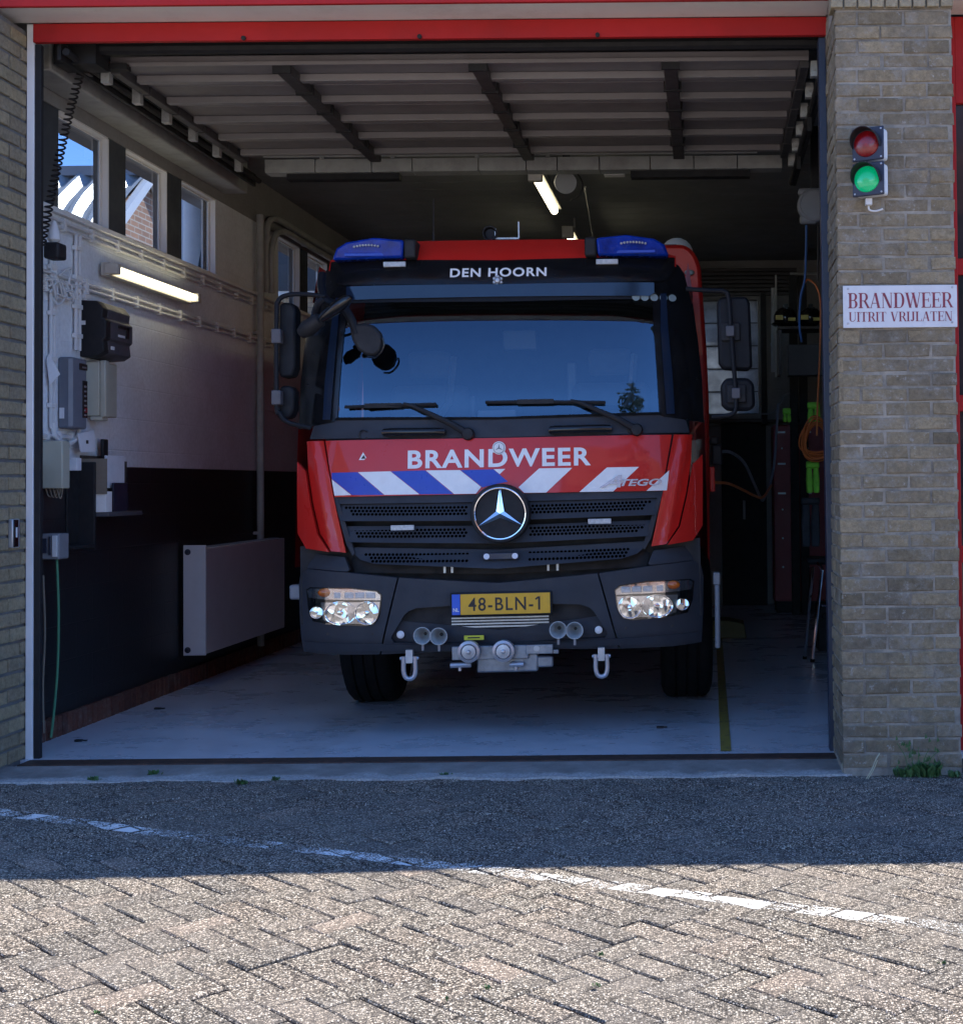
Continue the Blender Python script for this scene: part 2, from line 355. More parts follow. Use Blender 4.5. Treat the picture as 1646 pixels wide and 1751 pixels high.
# ---------------------------------------------------------------- ground
def herringbone():
    w = 0.1065; g = 0.0023; mb = MB(); tops = []
    ca, sa = math.cos(R(-43)), math.sin(R(-43))
    def W(u, v): return (u * ca - v * sa, u * sa + v * ca)
    n = 75
    for j in range(-n, n):
        for i in range(-n, n):
            k = (i - j) % 4
            if k == 0: x0, x1, y0, y1 = i * w, (i + 2) * w, j * w, (j + 1) * w
            elif k == 3: x0, x1, y0, y1 = i * w, (i + 1) * w, j * w, (j + 2) * w
            else: continue
            cx, cy = W((x0 + x1) / 2 , (y0 + y1) / 2)
            cx -= 1.2; cy -= 3.0
            if not (-4.9 < cx < 3.4 and -5.6 < cy < -0.40): continue
            x0 += g; x1 -= g; y0 += g; y1 -= g; b = 0.005
            tx, ty = rnd.gauss(0, 0.006), rnd.gauss(0, 0.006); dz = rnd.gauss(0, 0.0019) - 0.02
            dz += 0.004 * math.sin(cx * 2.1) * math.cos(cy * 1.7)
            cu, cv = (x0 + x1) / 2, (y0 + y1) / 2
            def P(u, v, z):
                X, Y = W(u + rnd.gauss(0, 0.0006), v + rnd.gauss(0, 0.0006)); return (X - 1.2, Y - 3.0, z + dz + (u - cu) * tx + (v - cv) * ty)
            t = [P(x0 + b, y0 + b, 0), P(x1 - b, y0 + b, 0), P(x1 - b, y1 - b, 0), P(x0 + b, y1 - b, 0)]
            e = [P(x0, y0, -b), P(x1, y0, -b), P(x1, y1, -b), P(x0, y1, -b)]
            d = [P(x0, y0, -.04), P(x1, y0, -.04), P(x1, y1, -.04), P(x0, y1, -.04)]
            # butt against the threshold: drop what pokes under it
            fs = [(0, 1, 2, 3)] + [(4 + q, 4 + (q + 1) % 4, (q + 1) % 4, q) for q in range(4)] + [(8 + q, 8 + (q + 1) % 4, 4 + (q + 1) % 4, 4 + q) for q in range(4)]
            mb.add(t + e + d, fs); tops.append(t)
    return mb, tops

def paver_mat():
    m, N, L = newmat('exposed_aggregate_paver')
    o = N.new('ShaderNodeOutputMaterial'); p = N.new('ShaderNodeBsdfPrincipled'); L.new(p.outputs[0], o.inputs[0])
    tc = N.new('ShaderNodeTexCoord'); vec = tc.outputs['Object']; g = N.new('ShaderNodeNewGeometry')
    v = N.new('ShaderNodeTexVoronoi'); v.inputs['Scale'].default_value = 150; L.new(vec, v.inputs['Vector'])
    v2 = N.new('ShaderNodeTexVoronoi'); v2.inputs['Scale'].default_value = 260; L.new(vec, v2.inputs['Vector'])
    sp = N.new('ShaderNodeSeparateColor'); L.new(v.outputs['Color'], sp.inputs[0])
    stone = ramp_out(N, L, sp.outputs[0], [(0.0, (0.08, 0.07, 0.065)), (0.28, (0.20, 0.172, 0.147)), (0.6, (0.42, 0.37, 0.31)), (0.85, (0.62, 0.55, 0.47)), (1.0, (0.84, 0.79, 0.71))])
    edge = maprange(N, L, v.outputs['Distance'], 0.28, 0.60, 1.0, 0.18)
    ee = N.new('ShaderNodeCombineColor'); [L.new(edge, ee.inputs[i]) for i in range(3)]
    c = mixc(N, L, 1.0, stone, ee.outputs[0], 'MULTIPLY')
    tint = ramp_out(N, L, g.outputs['Random Per Island'], [(0.0, (0.66, 0.65, 0.64)), (0.3, (0.92, 0.90, 0.85)), (0.7, (1.02, 0.95, 0.88)), (0.9, (0.78, 0.77, 0.75)), (1.0, (1.12, 0.99, 0.90))])
    c = mixc(N, L, 0.85, c, tint, 'MULTIPLY')
    n1 = noise(N, L, vec, 1.9, 8, 0.75)
    c = mixc(N, L, maprange(N, L, n1.outputs[0], 0.46, 0.68, 0, 0.5), c, (0.20, 0.175, 0.15))
    # worn smooth slabs here and there
    gt = maprange(N, L, g.outputs['Random Per Island'], 0.965, 0.98, 0.0, 0.18)
    c = mixc(N, L, gt, c, (0.36, 0.29, 0.235))
    L.new(c, p.inputs['Base Color']); p.inputs['Roughness'].default_value = 0.85; p.inputs['Specular IOR Level'].default_value = 0.3
    ad = N.new('ShaderNodeMath'); ad.operation = 'ADD'; L.new(v.outputs['Distance'], ad.inputs[0]); L.new(v2.outputs['Distance'], ad.inputs[1])
    inv = maprange(N, L, ad.outputs[0], 0, 1.2, 1, 0)
    L.new(bumpn(N, L, inv, 0.9, 0.006), p.inputs['Normal'])
    return m
M['paver'] = paver_mat()
hb, tops = herringbone()
o = hb.build('pavement', M['paver'], smooth=False, at=(0, 0, 0)); tag(o, 'herringbone concrete pavers with exposed aggregate in front of the fire station', kind='structure')

def soil_mat():
    m, N, L = newmat('joint_sand')
    o = N.new('ShaderNodeOutputMaterial'); p = N.new('ShaderNodeBsdfPrincipled'); L.new(p.outputs[0], o.inputs[0])
    tc = N.new('ShaderNodeTexCoord'); sx = N.new('ShaderNodeVectorMath'); sx.operation = 'LENGTH'; L.new(tc.outputs['Object'], sx.inputs[0])
    n1 = noise(N, L, tc.outputs['Object'], 5, 8, 0.7); n2 = noise(N, L, tc.outputs['Object'], 90, 3, 0.6)
    a = ramp_out(N, L, n2.outputs[0], [(0.3, (0.05, 0.042, 0.035)), (0.7, (0.12, 0.10, 0.085))])
    b = ramp_out(N, L, n1.outputs[0], [(0.3, (0.26, 0.22, 0.18)), (0.7, (0.40, 0.34, 0.28))])
    f = maprange(N, L, sx.outputs['Value'], 5.5, 6.5, 0, 1)
    L.new(mixc(N, L, f, a, b), p.inputs['Base Color']); p.inputs['Roughness'].default_value = 0.95
    return m
g = MB(); gx = [-120, -4.6, 6, 120]; gy = [-160, -5.5, -0.4, 120]
g.quad((-150, -160, -.034), (150, -160, -.034), (150, 140, -.034), (-150, 140, -.034))
o = g.build('ground', soil_mat(), smooth=False, at=(0, 0, -.034)); tag(o, 'open paved ground reaching away from the fire station', kind='structure')

# painted white line, cut to the tops of the pavers
def clip(poly, n, d):
    out = []
    for i in range(len(poly)):
        a, b = poly[i], poly[(i + 1) % len(poly)]
        da, db = a[0] * n[0] + a[1] * n[1] - d, b[0] * n[0] + b[1] * n[1] - d
        if da <= 0: out.append(a)
        if da * db < 0:
            t = da / (da - db); out.append(tuple(a[k] + (b[k] - a[k]) * t for k in range(3)))
    return out
pa, pb = atZ(-20, 1387, -.02), atZ(1660, 1590, -.02)
ld = Vector((pb.x - pa.x, pb.y - pa.y)).normalized(); ln = Vector((-ld.y, ld.x)); lc = ln.dot(Vector((pa.x, pa.y)))
lm = MB()
for t in tops:
    p = clip(t, ln, lc + 0.044)
    if len(p) > 2: p = clip(p, -ln, -(lc - 0.044))
    if len(p) > 2: lm.add([(x, y, z + 0.0015) for x, y, z in p], [tuple(range(len(p)))])
def line_mat():
    m, N, L = newmat('worn_road_paint')
    o = N.new('ShaderNodeOutputMaterial'); p = N.new('ShaderNodeBsdfPrincipled'); tr = N.new('ShaderNodeBsdfTransparent'); mx = N.new('ShaderNodeMixShader')
    tc = N.new('ShaderNodeTexCoord'); vec = tc.outputs['Object']; g = N.new('ShaderNodeNewGeometry')
    n1 = noise(N, L, vec, 2.2, 2, 0.5); n2 = noise(N, L, vec, 26, 5, 0.75); v = N.new('ShaderNodeTexVoronoi'); v.inputs['Scale'].default_value = 125; L.new(vec, v.inputs['Vector'])
    a = N.new('ShaderNodeMath'); a.operation = 'ADD'; L.new(maprange(N, L, n1.outputs[0], 0.3, 0.7, -0.14, 0.24), a.inputs[0]); L.new(n2.outputs[0], a.inputs[1])
    a2 = N.new('ShaderNodeMath'); a2.operation = 'ADD'; L.new(a.outputs[0], a2.inputs[0]); L.new(maprange(N, L, g.outputs['Random Per Island'], 0, 1, -0.16, 0.16), a2.inputs[1])
    a3 = N.new('ShaderNodeMath'); a3.operation = 'SUBTRACT'; L.new(a2.outputs[0], a3.inputs[0]); L.new(maprange(N, L, v.outputs['Distance'], 0.15, 0.6, 0, 0.34), a3.inputs[1])
    f = maprange(N, L, a3.outputs[0], 0.20, 0.38, 0, 0.88)
    p.inputs['Base Color'].default_value = (0.78, 0.78, 0.76, 1); p.inputs['Roughness'].default_value = 0.7
    L.new(bumpn(N, L, v.outputs['Distance'], -0.4, 0.004), p.inputs['Normal'])
    L.new(f, mx.inputs[0]); L.new(tr.outputs[0], mx.inputs[1]); L.new(p.outputs[0], mx.inputs[2]); L.new(mx.outputs[0], o.inputs[0])
    return m
o = lm.build('road_marking', line_mat(), smooth=False, at=(0, 0, 0), fix=False); tag(o, 'worn white painted line crossing the pavers at a slant', kind='structure')

# garage floor, its yellow stripe, the concrete threshold
def floor_mat():
    m, N, L = newmat('coated_floor')
    o = N.new('ShaderNodeOutputMaterial'); p = N.new('ShaderNodeBsdfPrincipled'); L.new(p.outputs[0], o.inputs[0])
    tc = N.new('ShaderNodeTexCoord'); vec = tc.outputs['Object']
    mp = N.new('ShaderNodeMapping'); mp.inputs['Scale'].default_value = (0.8, 1.1, 1); L.new(vec, mp.inputs[0])
    n1 = noise(N, L, mp.outputs[0], 2.2, 8, 0.7); n2 = noise(N, L, vec, 30, 4, 0.7)
    c = ramp_out(N, L, n1.outputs[0], [(0.3, (0.46, 0.51, 0.56)), (0.7, (0.58, 0.63, 0.68))])
    c = mixc(N, L, maprange(N, L, n2.outputs[0], 0.62, 0.74, 0, 0.25), c, (0.2, 0.21, 0.22))
    n3 = noise(N, L, vec, 0.9, 6, 0.7); c = mixc(N, L, maprange(N, L, n3.outputs[0], 0.52, 0.72, 0, 0.4), c, (0.26, 0.27, 0.29))
    sx = N.new('ShaderNodeSeparateXYZ'); L.new(vec, sx.inputs[0])
    def band(x0, w):
        s1 = N.new('ShaderNodeMath'); s1.operation = 'SUBTRACT'; L.new(sx.outputs[0], s1.inputs[0]); s1.inputs[1].default_value = x0
        s2 = N.new('ShaderNodeMath'); s2.operation = 'ABSOLUTE'; L.new(s1.outputs[0], s2.inputs[0]); return maprange(N, L, s2.outputs[0], w * .6, w, 1, 0)
    n4 = noise(N, L, vec, 7, 8, 0.8)
    for x0 in (-2.11, -0.16):
        mm = N.new('ShaderNodeMath'); mm.operation = 'MULTIPLY'; L.new(band(x0, .17), mm.inputs[0]); L.new(maprange(N, L, n4.outputs[0], 0.4, 0.65, 0.0, 0.38), mm.inputs[1]); c = mixc(N, L, mm.outputs[0], c, (0.16, 0.165, 0.17))
    n5 = noise(N, L, vec, 16, 2, 0.4); c = mixc(N, L, maprange(N, L, n5.outputs[0], 0.70, 0.74, 0, 0.55), c, (0.12, 0.12, 0.12))
    n6 = noise(N, L, mp.outputs[0], 24, 3, 0.6); c = mixc(N, L, maprange(N, L, n6.outputs[0], 0.70, 0.75, 0, 0.15), c, (0.24, 0.25, 0.26))
    L.new(c, p.inputs['Base Color']); L.new(maprange(N, L, n1.outputs[0], 0.3, 0.7, 0.20, 0.40), p.inputs['Roughness']); p.inputs['Specular IOR Level'].default_value = 0.75
    L.new(bumpn(N, L, n2.outputs[0], 0.12, 0.003), p.inputs['Normal'])
    return m
mb = MB(); mb.box(-3.63, 5.0, -0.03, 8.4, -.06, 0.0)
o = mb.build('garage_floor', floor_mat(), smooth=False, at=(0, 0, 0)); tag(o, 'grey coated concrete floor of the vehicle bay', kind='structure')
def stripe_mat():
    m, N, L = newmat('worn_yellow_stripe')
    o = N.new('ShaderNodeOutputMaterial'); p = N.new('ShaderNodeBsdfPrincipled'); L.new(p.outputs[0], o.inputs[0])
    tc = N.new('ShaderNodeTexCoord'); n1 = noise(N, L, tc.outputs['Object'], 14, 6, 0.75)
    c = ramp_out(N, L, n1.outputs[0], [(0.36, (0.05, 0.05, 0.045)), (0.45, (0.26, 0.21, 0.05)), (0.7, (0.36, 0.29, 0.05))])
    L.new(c, p.inputs['Base Color']); p.inputs['Roughness'].default_value = 0.5; return m
a, b = atZ(1240, 1274, 0.004), atZ(1237, 1100, 0.004)
mb = MB(); mb.quad((a.x - .027, 0.03, .004), (a.x + .027, 0.03, .004), (a.x + .03, 8.2, .004), (a.x - .024, 8.2, .004))
o = mb.build('floor_marking', stripe_mat(), smooth=False, at=(0, 0, 0)); tag(o, 'scuffed yellow floor stripe beside the fire engine', kind='structure')
def conc_mat():
    m, N, L = newmat('threshold_concrete')
    o = N.new('ShaderNodeOutputMaterial'); p = N.new('ShaderNodeBsdfPrincipled'); L.new(p.outputs[0], o.inputs[0])
    tc = N.new('ShaderNodeTexCoord'); vec = tc.outputs['Object']
    n1 = noise(N, L, vec, 3.5, 9, 0.72); n2 = noise(N, L, vec, 80, 4, 0.7)
    c = ramp_out(N, L, n1.outputs[0], [(0.3, (0.13, 0.125, 0.115)), (0.55, (0.23, 0.22, 0.205)), (0.75, (0.34, 0.33, 0.31))])
    sy = N.new('ShaderNodeSeparateXYZ'); L.new(vec, sy.inputs[0])
    # crumbled pale edge along the pavers
    ad = N.new('ShaderNodeMath'); ad.operation = 'MULTIPLY_ADD'; L.new(n1.outputs[0], ad.inputs[0]); ad.inputs[1].default_value = -0.35; L.new(sy.outputs[1], ad.inputs[2])
    c = mixc(N, L, maprange(N, L, ad.outputs[0], -0.60, -0.55, 0.75, 0), c, mixc(N, L, maprange(N, L, n2.outputs[0], .3, .7, 0, 1), (0.18, 0.18, 0.18), (0.55, 0.55, 0.53)))
    L.new(c, p.inputs['Base Color']); p.inputs['Roughness'].default_value = 0.9
    hh = N.new('ShaderNodeMath'); hh.operation = 'ADD'; L.new(n1.outputs[0], hh.inputs[0]); L.new(n2.outputs[0], hh.inputs[1])
    L.new(bumpn(N, L, hh.outputs[0], 0.5, 0.01), p.inputs['Normal']); return m
mb = MB(); nx = 60
xs = [-4.0 + 4.66 * i / nx for i in range(nx + 1)]
for i in range(nx):
    fa = -0.485 + 0.012 * math.sin(xs[i] * 9) + 0.008 * math.sin(xs[i] * 23); fb = -0.485 + 0.012 * math.sin(xs[i + 1] * 9) + 0.008 * math.sin(xs[i + 1] * 23)
    za = -.012 + .004 * math.sin(xs[i] * 14); zb = -.012 + .004 * math.sin(xs[i + 1] * 14)
    mb.quad((xs[i], fa, za), (xs[i + 1], fb, zb), (xs[i + 1], -.161, -.004), (xs[i], -.161, -.004))
    mb.quad((xs[i], fa - .004, -.05), (xs[i + 1], fb - .004, -.05), (xs[i + 1], fb, zb), (xs[i], fa, za))
o = mb.build('path', conc_mat(), smooth=False, at=(0, 0, 0)); tag(o, 'sloping concrete threshold with a crumbling edge at the doorway', kind='structure')
mb = MB(); mb.box(-3.44, 0.64, -.16, -.0305, -.05, 0.002)
RAIL = mb

# ---------------------------------------------------------------- brick laying
def lay(mb, O, U, V, Nn, width, height, pitch, blen=0.211, joint=0.011, ph=0, closer=None):
    O, U, V, Nn = Vector(O), Vector(U), Vector(V), Vector(Nn)
    rows = int(height / pitch)
    for r in range(rows):
        v0 = r * pitch + joint / 2; v1 = (r + 1) * pitch - joint / 2
        u = 0.0; first = True
        start = (0.0 if (r + ph) % 2 == 0 else -(blen + joint) / 2) - (rnd.uniform(-.012, .012) if r % 5 == 3 else 0)
        u = start
        while u < width - 0.02:
            a, b = max(0.0, u) + rnd.uniform(-.002, .002), min(width, u + blen) + rnd.uniform(-.002, .002)
            a = max(a, 0.0); b = min(b, width)
            u += blen + joint
            if b - a < 0.02: continue
            h = rnd.uniform(-.004, .003); c = 0.004
            def P(x, y, d): return O + U * (x + rnd.gauss(0, .0018)) + V * (y + rnd.gauss(0, .0022)) + Nn * (d + rnd.gauss(0, .0006))
            t = [P(a + c, v0 + c, h), P(b - c, v0 + c, h), P(b - c, v1 - c, h), P(a + c, v1 - c, h)]
            e = [P(a, v0, h - .004), P(b, v0, h - .004), P(b, v1, h - .004), P(a, v1, h - .004)]
            d = [P(a, v0, -.022), P(b, v0, -.022), P(b, v1, -.022), P(a, v1, -.022)]
            mb.add(t + e + d, [(0, 1, 2, 3)] + [(4 + q, 4 + (q + 1) % 4, (q + 1) % 4, q) for q in range(4)] + [(8 + q, 8 + (q + 1) % 4, 4 + (q + 1) % 4, 4 + q) for q in range(4)])

station = thing('fire_station', 'brick fire station with its wide vehicle door open and red trim above it', 'building', (0, 0, 0))
PX0, PX1, FY = 0.618, 1.180, -0.49
RAIL.build('threshold_rail', M['rust'], station, bevel=.004)
# right pier
mb = MB(); mb.box(PX0 + .006, PX1 - .006, FY + .0055, 0.06, -.02, 3.62); mb.box(PX0 - .0, PX1, FY + .02, .06, -.05, .02)
o = mb.build('pier_mortar', M['mortar'], station); pier_m = o
mb = MB(); lay(mb, (PX0, FY, .015), (1, 0, 0), (0, 0, 1), (0, -1, 0), PX1 - PX0, 3.61, .0692)
lay(mb, (PX0, .05, .015), (0, -1, 0), (0, 0, 1), (-1, 0, 0), .54 - .003, 3.61, .0692, ph=1)
o = mb.build('brick_pier', M['brick'], station, smooth=False, fix=False); tag(o, 'weathered grey brown brick pier with traffic light and sign')
mb = MB()
for i in range(9): mb.box(PX0 - .02 + i * .0655, PX0 - .02 + i * .0655 + .058, FY - .022, FY + .1, 3.625, 3.72)
o = mb.build('brick_cap', M['brickl'], station, bevel=.004)
mb = MB(); mb.box(PX0, PX1, FY + .0, .06, 3.622, 3.715); mb.build('cap_mortar', M['mortar'], station)
# left pier, seen along its reveal
LX = -3.475
mb = MB(); mb.box(-4.7, LX - .012, FY + .012, .05, -.02, 3.72); mb.build('pier_mortar', M['mortarl'], station)
mb = MB(); lay(mb, (LX, FY, .0), (0, 1, 0), (0, 0, 1), (1, 0, 0), .49, 3.72, .0755, blen=.206, joint=.014, ph=1)
lay(mb, (-4.7, FY, .0), (1, 0, 0), (0, 0, 1), (0, -1, 0), 1.225, 3.72, .0725)
o = mb.build('brick_pier', M['brickl'], station, smooth=False, fix=False); tag(o, 'yellow brick pier with the door intercom on its reveal')
# head of the opening
mb = MB(); mb.box(-3.44, .622, -.012, .02, 3.656, 3.752); o = mb.build('lintel_panel', M['redp'], station, bevel=.003); tag(o, 'dull red panel across the head of the doorway')
mb = MB(); mb.box(-4.7, PX0 - .0, -.248, -.013, 3.754, 3.80); mb.box(PX1, 5.4, -.248, -.013, 3.754, 3.80); mb.box(PX0, PX1, -.248, -.013, 3.76, 3.80); mb.build('soffit', M['soffit'], station, bevel=.002)
mb = MB(); mb.box(-4.7, 5.4, -.275, -.25, 3.748, 3.95); mb.build('fascia', M['redp'], station, bevel=.003)
mb = MB(); mb.box(-4.7, 5.4, -.245, .05, 3.801, 4.19); mb.build('spandrel', M['mortar'], station)
shadow_edge = lambda x: -.31 + .034 * (x - 1.25)  # unseen roof edge, set askew to shape the shadow line on the paving
mb = MB(); mb.add([(-9, shadow_edge(-9), 4.12), (7, shadow_edge(7), 4.12), (7, 8.9, 4.12), (-4.1, 8.9, 4.12), (-4.1, .3, 4.12), (-9, .3, 4.12)] + [(-9, shadow_edge(-9), 4.22), (7, shadow_edge(7), 4.22), (7, 8.9, 4.22), (-4.1, 8.9, 4.22), (-4.1, .3, 4.22), (-9, .3, 4.22)],
   [(0, 1, 2, 3, 4, 5), (6, 7, 8, 9, 10, 11)] + [(i, (i + 1) % 6, 6 + (i + 1) % 6, 6 + i) for i in range(6)])
mb.build('roof', M['zinc'], station, smooth=False)  # slab out of view; its height and skewed front edge place the ground shadow
# jambs and tracks of the opening
def bar(name, p0, p1, wx, y0, y1, mat, bev=.003):
    m = MB(); a, b = p0, p1
    m.add([(a[0], y0, a[1]), (a[0] + wx, y0, a[1]), (a[0] + wx, y1, a[1]), (a[0], y1, a[1]), (b[0], y0, b[1]), (b[0] + wx, y0, b[1]), (b[0] + wx, y1, b[1]), (b[0], y1, b[1])],
          [(0, 1, 2, 3), (4, 5, 6, 7), (0, 1, 5, 4), (1, 2, 6, 5), (2, 3, 7, 6), (3, 0, 4, 7)])
    return m.build(name, mat, station, bevel=bev)
bar('door_jamb', (LX, -.03), (LX, 3.752), .036, -.005, .03, M['alujamb'])
bar('door_jamb', (.640, -.03), (.622, 3.752), .014, -.005, .03, M['alujamb'])
bar('door_track', (LX + .037, 0), (LX + .037, 3.65), .032, .004, .035, M['matblack'])
bar('door_track', (.600, 0), (.580, 3.65), .038, .012, .10, M['navy'])
# interior shell
def wallx(name, x0, x1, pieces, mat, par=station):
    m = MB()
    for (y0, y1, z0, z1) in pieces: m.box(x0, x1, y0, y1, z0, z1)
    return m.build(name, mat, par, smooth=False)
IX = -3.63
WIN = [(0.68, 1.32), (1.57, 2.22), (2.48, 3.13), (4.60, 5.22), (5.47, 6.10), (6.35, 7.0)]
WZ0, WZ1 = 2.93, 3.50
o = wallx('lower_wall', IX - .25, IX, [(.05, 8.65, -.1, 1.497)], M['wallblack']); tag(o, 'black painted lower part of the side wall')
pc = [(.05, 8.65, 1.50, WZ0)]
edges = [.05] + [v for w in WIN for v in w] + [8.65]
for pc2 in ((edges[6], edges[7], WZ0 + .001, WZ1), (edges[12], 8.65, WZ0 + .001, WZ1)): wallx('upper_wall', IX - .11, IX, [pc2], M['wallwhite'])
o = wallx('upper_wall', IX - .25, IX, pc, M['wallwhite']); tag(o, 'white painted upper part of the side wall')
m = MB()
for (y0, y1) in [(.05, WIN[0][0])] + [(WIN[i][1], WIN[i + 1][0]) for i in (0, 1, 3, 4)] + [(WIN[2][1], WIN[2][1] + .17), (WIN[3][0] - .15, WIN[3][0])]:
    MBB = MB(); MBB.box(IX - .10, IX - .004, y0, y1, WZ0 + .002, WZ1); MBB.build('mullion', M['frame'], station, bevel=.004)
wallx('upper_wall', IX - .25, IX, [(.05, 8.65, WZ1 + .001, 4.2)], M['walldark'])
m = MB(); m.box(IX - .2, IX + .035, .06, 8.39, WZ0 - .03, WZ0 + .0); m.build('window_ledge', M['white'], station, bevel=.004)
for (y0, y1) in WIN:
    f = MB(); t = .020; xa, xb = IX - .062, IX - .044
    f.box(xa, xb, y0, y1, WZ0 + .001, WZ0 + t); f.box(xa, xb, y0, y1, WZ1 - t, WZ1 - .001); f.box(xa, xb, y0, y0 + t, WZ0 + t, WZ1 - t); f.box(xa, xb, y1 - t, y1, WZ0 + t, WZ1 - t)
    wfr = f.build('window', M['bead'], station, bevel=.004)
    g2 = MB(); g2.quad((IX - .053, y0 + t, WZ0 + t), (IX - .053, y1 - t, WZ0 + t), (IX - .053, y1 - t, WZ1 - t), (IX - .053, y0 + t, WZ1 - t))
    g2.build('pane', M['windglass'], wfr, smooth=False)
    j = MB(); j.box(IX - .043, IX - .001, y1 - .012, y1 - .001, WZ0 + .005, WZ1 - .01); j.box(IX - .043, IX - .001, y0 + .012, y1 - .012, WZ1 - .011, WZ1 - .001)
    j.build('reveal_lining', M['bead'], wfr, smooth=False)
# brick-on-edge plinth along the wall foot
mb = MB(); y = .30
while y < 8.3:
    mb.box(IX + .001, IX + .03 + rnd.uniform(-.003, .003), y, y + .048, .0, .112 + rnd.uniform(-.004, .004)); y += .062
o = mb.build('brick_plinth', M['brickr'], station, smooth=False, fix=False)
mb = MB(); mb.box(IX + .0005, IX + .022, .3, 8.3, .001, .108); mb.build('plinth_mortar', M['mortar'], station)
# ceiling, beam, back wall, right end
mb = MB()
for i in range(30):
    mb.box(IX, 5.0, .06 + i * .28, .06 + i * .28 + .272, 3.86, 3.9)
mb.box(IX, 5.0, .06, 8.4, 3.903, 3.95); mb.build('ceiling', M['ceil'], station, smooth=False)
mb = MB(); mb.box(IX + .001, -3.45, .2, 3.3, 3.575, 3.85); o = mb.build('wall_beam', M['ductboard'], station, bevel=.01)
BW = 8.4; bx0, bx1, bz0, bz1 = -.10, .56, 2.13, 3.42
mb = MB(); mb.box(IX - .25, bx0, BW, BW + .25, -.1, 4.2); mb.box(bx1, 5.3, BW, BW + .25, -.1, 4.2); mb.box(bx0, bx1, BW, BW + .25, -.1, bz0); mb.box(bx0, bx1, BW, BW + .25, bz1, 4.2)
mb.build('back_wall', M['walldark'], station, smooth=False)
mb = MB(); mb.box(5.0, 5.25, .05, BW, -.1, 4.2); mb.build('end_wall', M['walldark'], station, smooth=False)
def opal():
    m, N, L = newmat('opal_panel')
    o = N.new('ShaderNodeOutputMaterial'); d = N.new('ShaderNodeBsdfDiffuse'); t = N.new('ShaderNodeBsdfTranslucent'); mx = N.new('ShaderNodeMixShader')
    tc = N.new('ShaderNodeTexCoord'); n1 = noise(N, L, tc.outputs['Object'], 5, 5, .7)
    c = ramp_out(N, L, n1.outputs[0], [(.3, (.14, .15, .16)), (.7, (.36, .39, .42))]); L.new(c, t.inputs[0]); d.inputs[0].default_value = (.45, .46, .48, 1)
    mx.inputs[0].default_value = .75; L.new(d.outputs[0], mx.inputs[1]); L.new(t.outputs[0], mx.inputs[2]); L.new(mx.outputs[0], o.inputs[0]); return m
mb = MB()
for i in range(5):
    z0 = bz0 + (bz1 - bz0) * i / 5; mb.box(bx0 + .001, bx1 - .001, BW + .05, BW + .06, z0 + .006, z0 + (bz1 - bz0) / 5 - .006)
o = mb.build('rear_window', opal(), station, smooth=False); tag(o, 'pale opal rear window of five stacked panes')
mb = MB()
for i in range(6): mb.box(bx0 + .0005, bx1 - .0005, BW + .045, BW + .066, bz0 + (bz1 - bz0) * i / 5 - .006 + (.006 if i == 0 else 0) - (.006 if i == 5 else 0), bz0 + (bz1 - bz0) * i / 5 + .006 - (.006 if i == 5 else 0) + (.006 if i == 0 else 0))
mb.build('glazing_bar', M['doorclip'], o)
mb = MB()
for i in range(7): mb.box(-.5, 1.0, BW - .05 - .01 * (i % 2), BW - .001, 3.46 + i * .045, 3.46 + i * .045 + .038)
o = mb.build('shutter_housing', M['doorclip'], station, bevel=.004)

# ---------------------------------------------------------------- overhead sectional door (a part of the station), stored under the ceiling
DZ, DX0, DX1, DY0, DP = 3.675, -3.235, .565, .42, .424
mb = MB()
for i in range(5):
    y0 = DY0 + i * DP; mb.box(DX0, DX1, y0 + .004, y0 + DP - .004, DZ, DZ + .042)
door = mb.build('overhead_door', M['doorpanel'], station, bevel=.004); tag(door, 'open sectional door stored under the ceiling, grey ribbed panels')
for i in range(5):
    y0 = DY0 + i * DP
    m = MB(); m.box(DX0 + .06, DX1 - .06, y0 + .205, y0 + .256, DZ - .042, DZ - .001); m.build('panel_rib', M['doorrib'], door, bevel=.004)
    m = MB()
    for xx in (-2.30, -1.235, -.19): m.box(xx - .038, xx + .038, y0 + .012, y0 + DP - .012, DZ - .052, DZ - .0005)
    for xx in (DX0, DX1 - .05): m.box(xx, xx + .05, y0 + .012, y0 + DP - .012, DZ - .052, DZ - .0005)
    m.build('panel_stile', M['doorclip'], door, bevel=.004)
    m = MB()
    for xx in (-2.30, -1.235, -.19): m.box(xx - .05, xx + .05, y0 - .012, y0 + .008, DZ - .06, DZ - .002)
    m.build('hinge', M['matblack'], door)
for i in range(6):
    y0 = DY0 + i * DP + (.0 if i else .02)
    for xx in (DX0 - .045, DX1 + .006):
        m = MB(); m.box(xx, xx + .046, y0 - .03, y0 + .02, DZ - .105, DZ - .02); m.box(xx + .018, xx + .028, y0 - .033, y0 - .03, DZ - .08, DZ - .07)
        m.build('roller_bracket', M['galv'], door, bevel=.003)
mb = MB(); mb.tube([(-3.3, .05, DZ - .05), (-3.3, 3.1, DZ - .05)], .02, 8); mb.box(-3.345, -3.325, .05, 3.1, DZ - .09, DZ + .0); mb.build('door_rail', M['matblack'], door)
mb = MB(); mb.tube([(.625, .05, DZ - .10), (.625, 3.1, DZ - .10)], .02, 8); mb.box(.64, .66, .05, 3.1, DZ - .12, DZ - .0); mb.box(.61, .635, 1.2, 1.25, DZ - .2, DZ - .05); mb.box(.61, .635, 2.2, 2.25, DZ - .2, DZ - .05); mb.build('door_rail', M['matblack'], door)
mb = MB(); mb.tube([(-3.4, .24, 3.70), (.6, .24, 3.70)], .035, 10); mb.box(-3.42, -3.2, .17, .33, 3.6, 3.78); mb.box(-3.42, .6, .30, .36, 3.72, 3.8); mb.box(-3.30, -3.12, .36, .42, 3.63, 3.66)
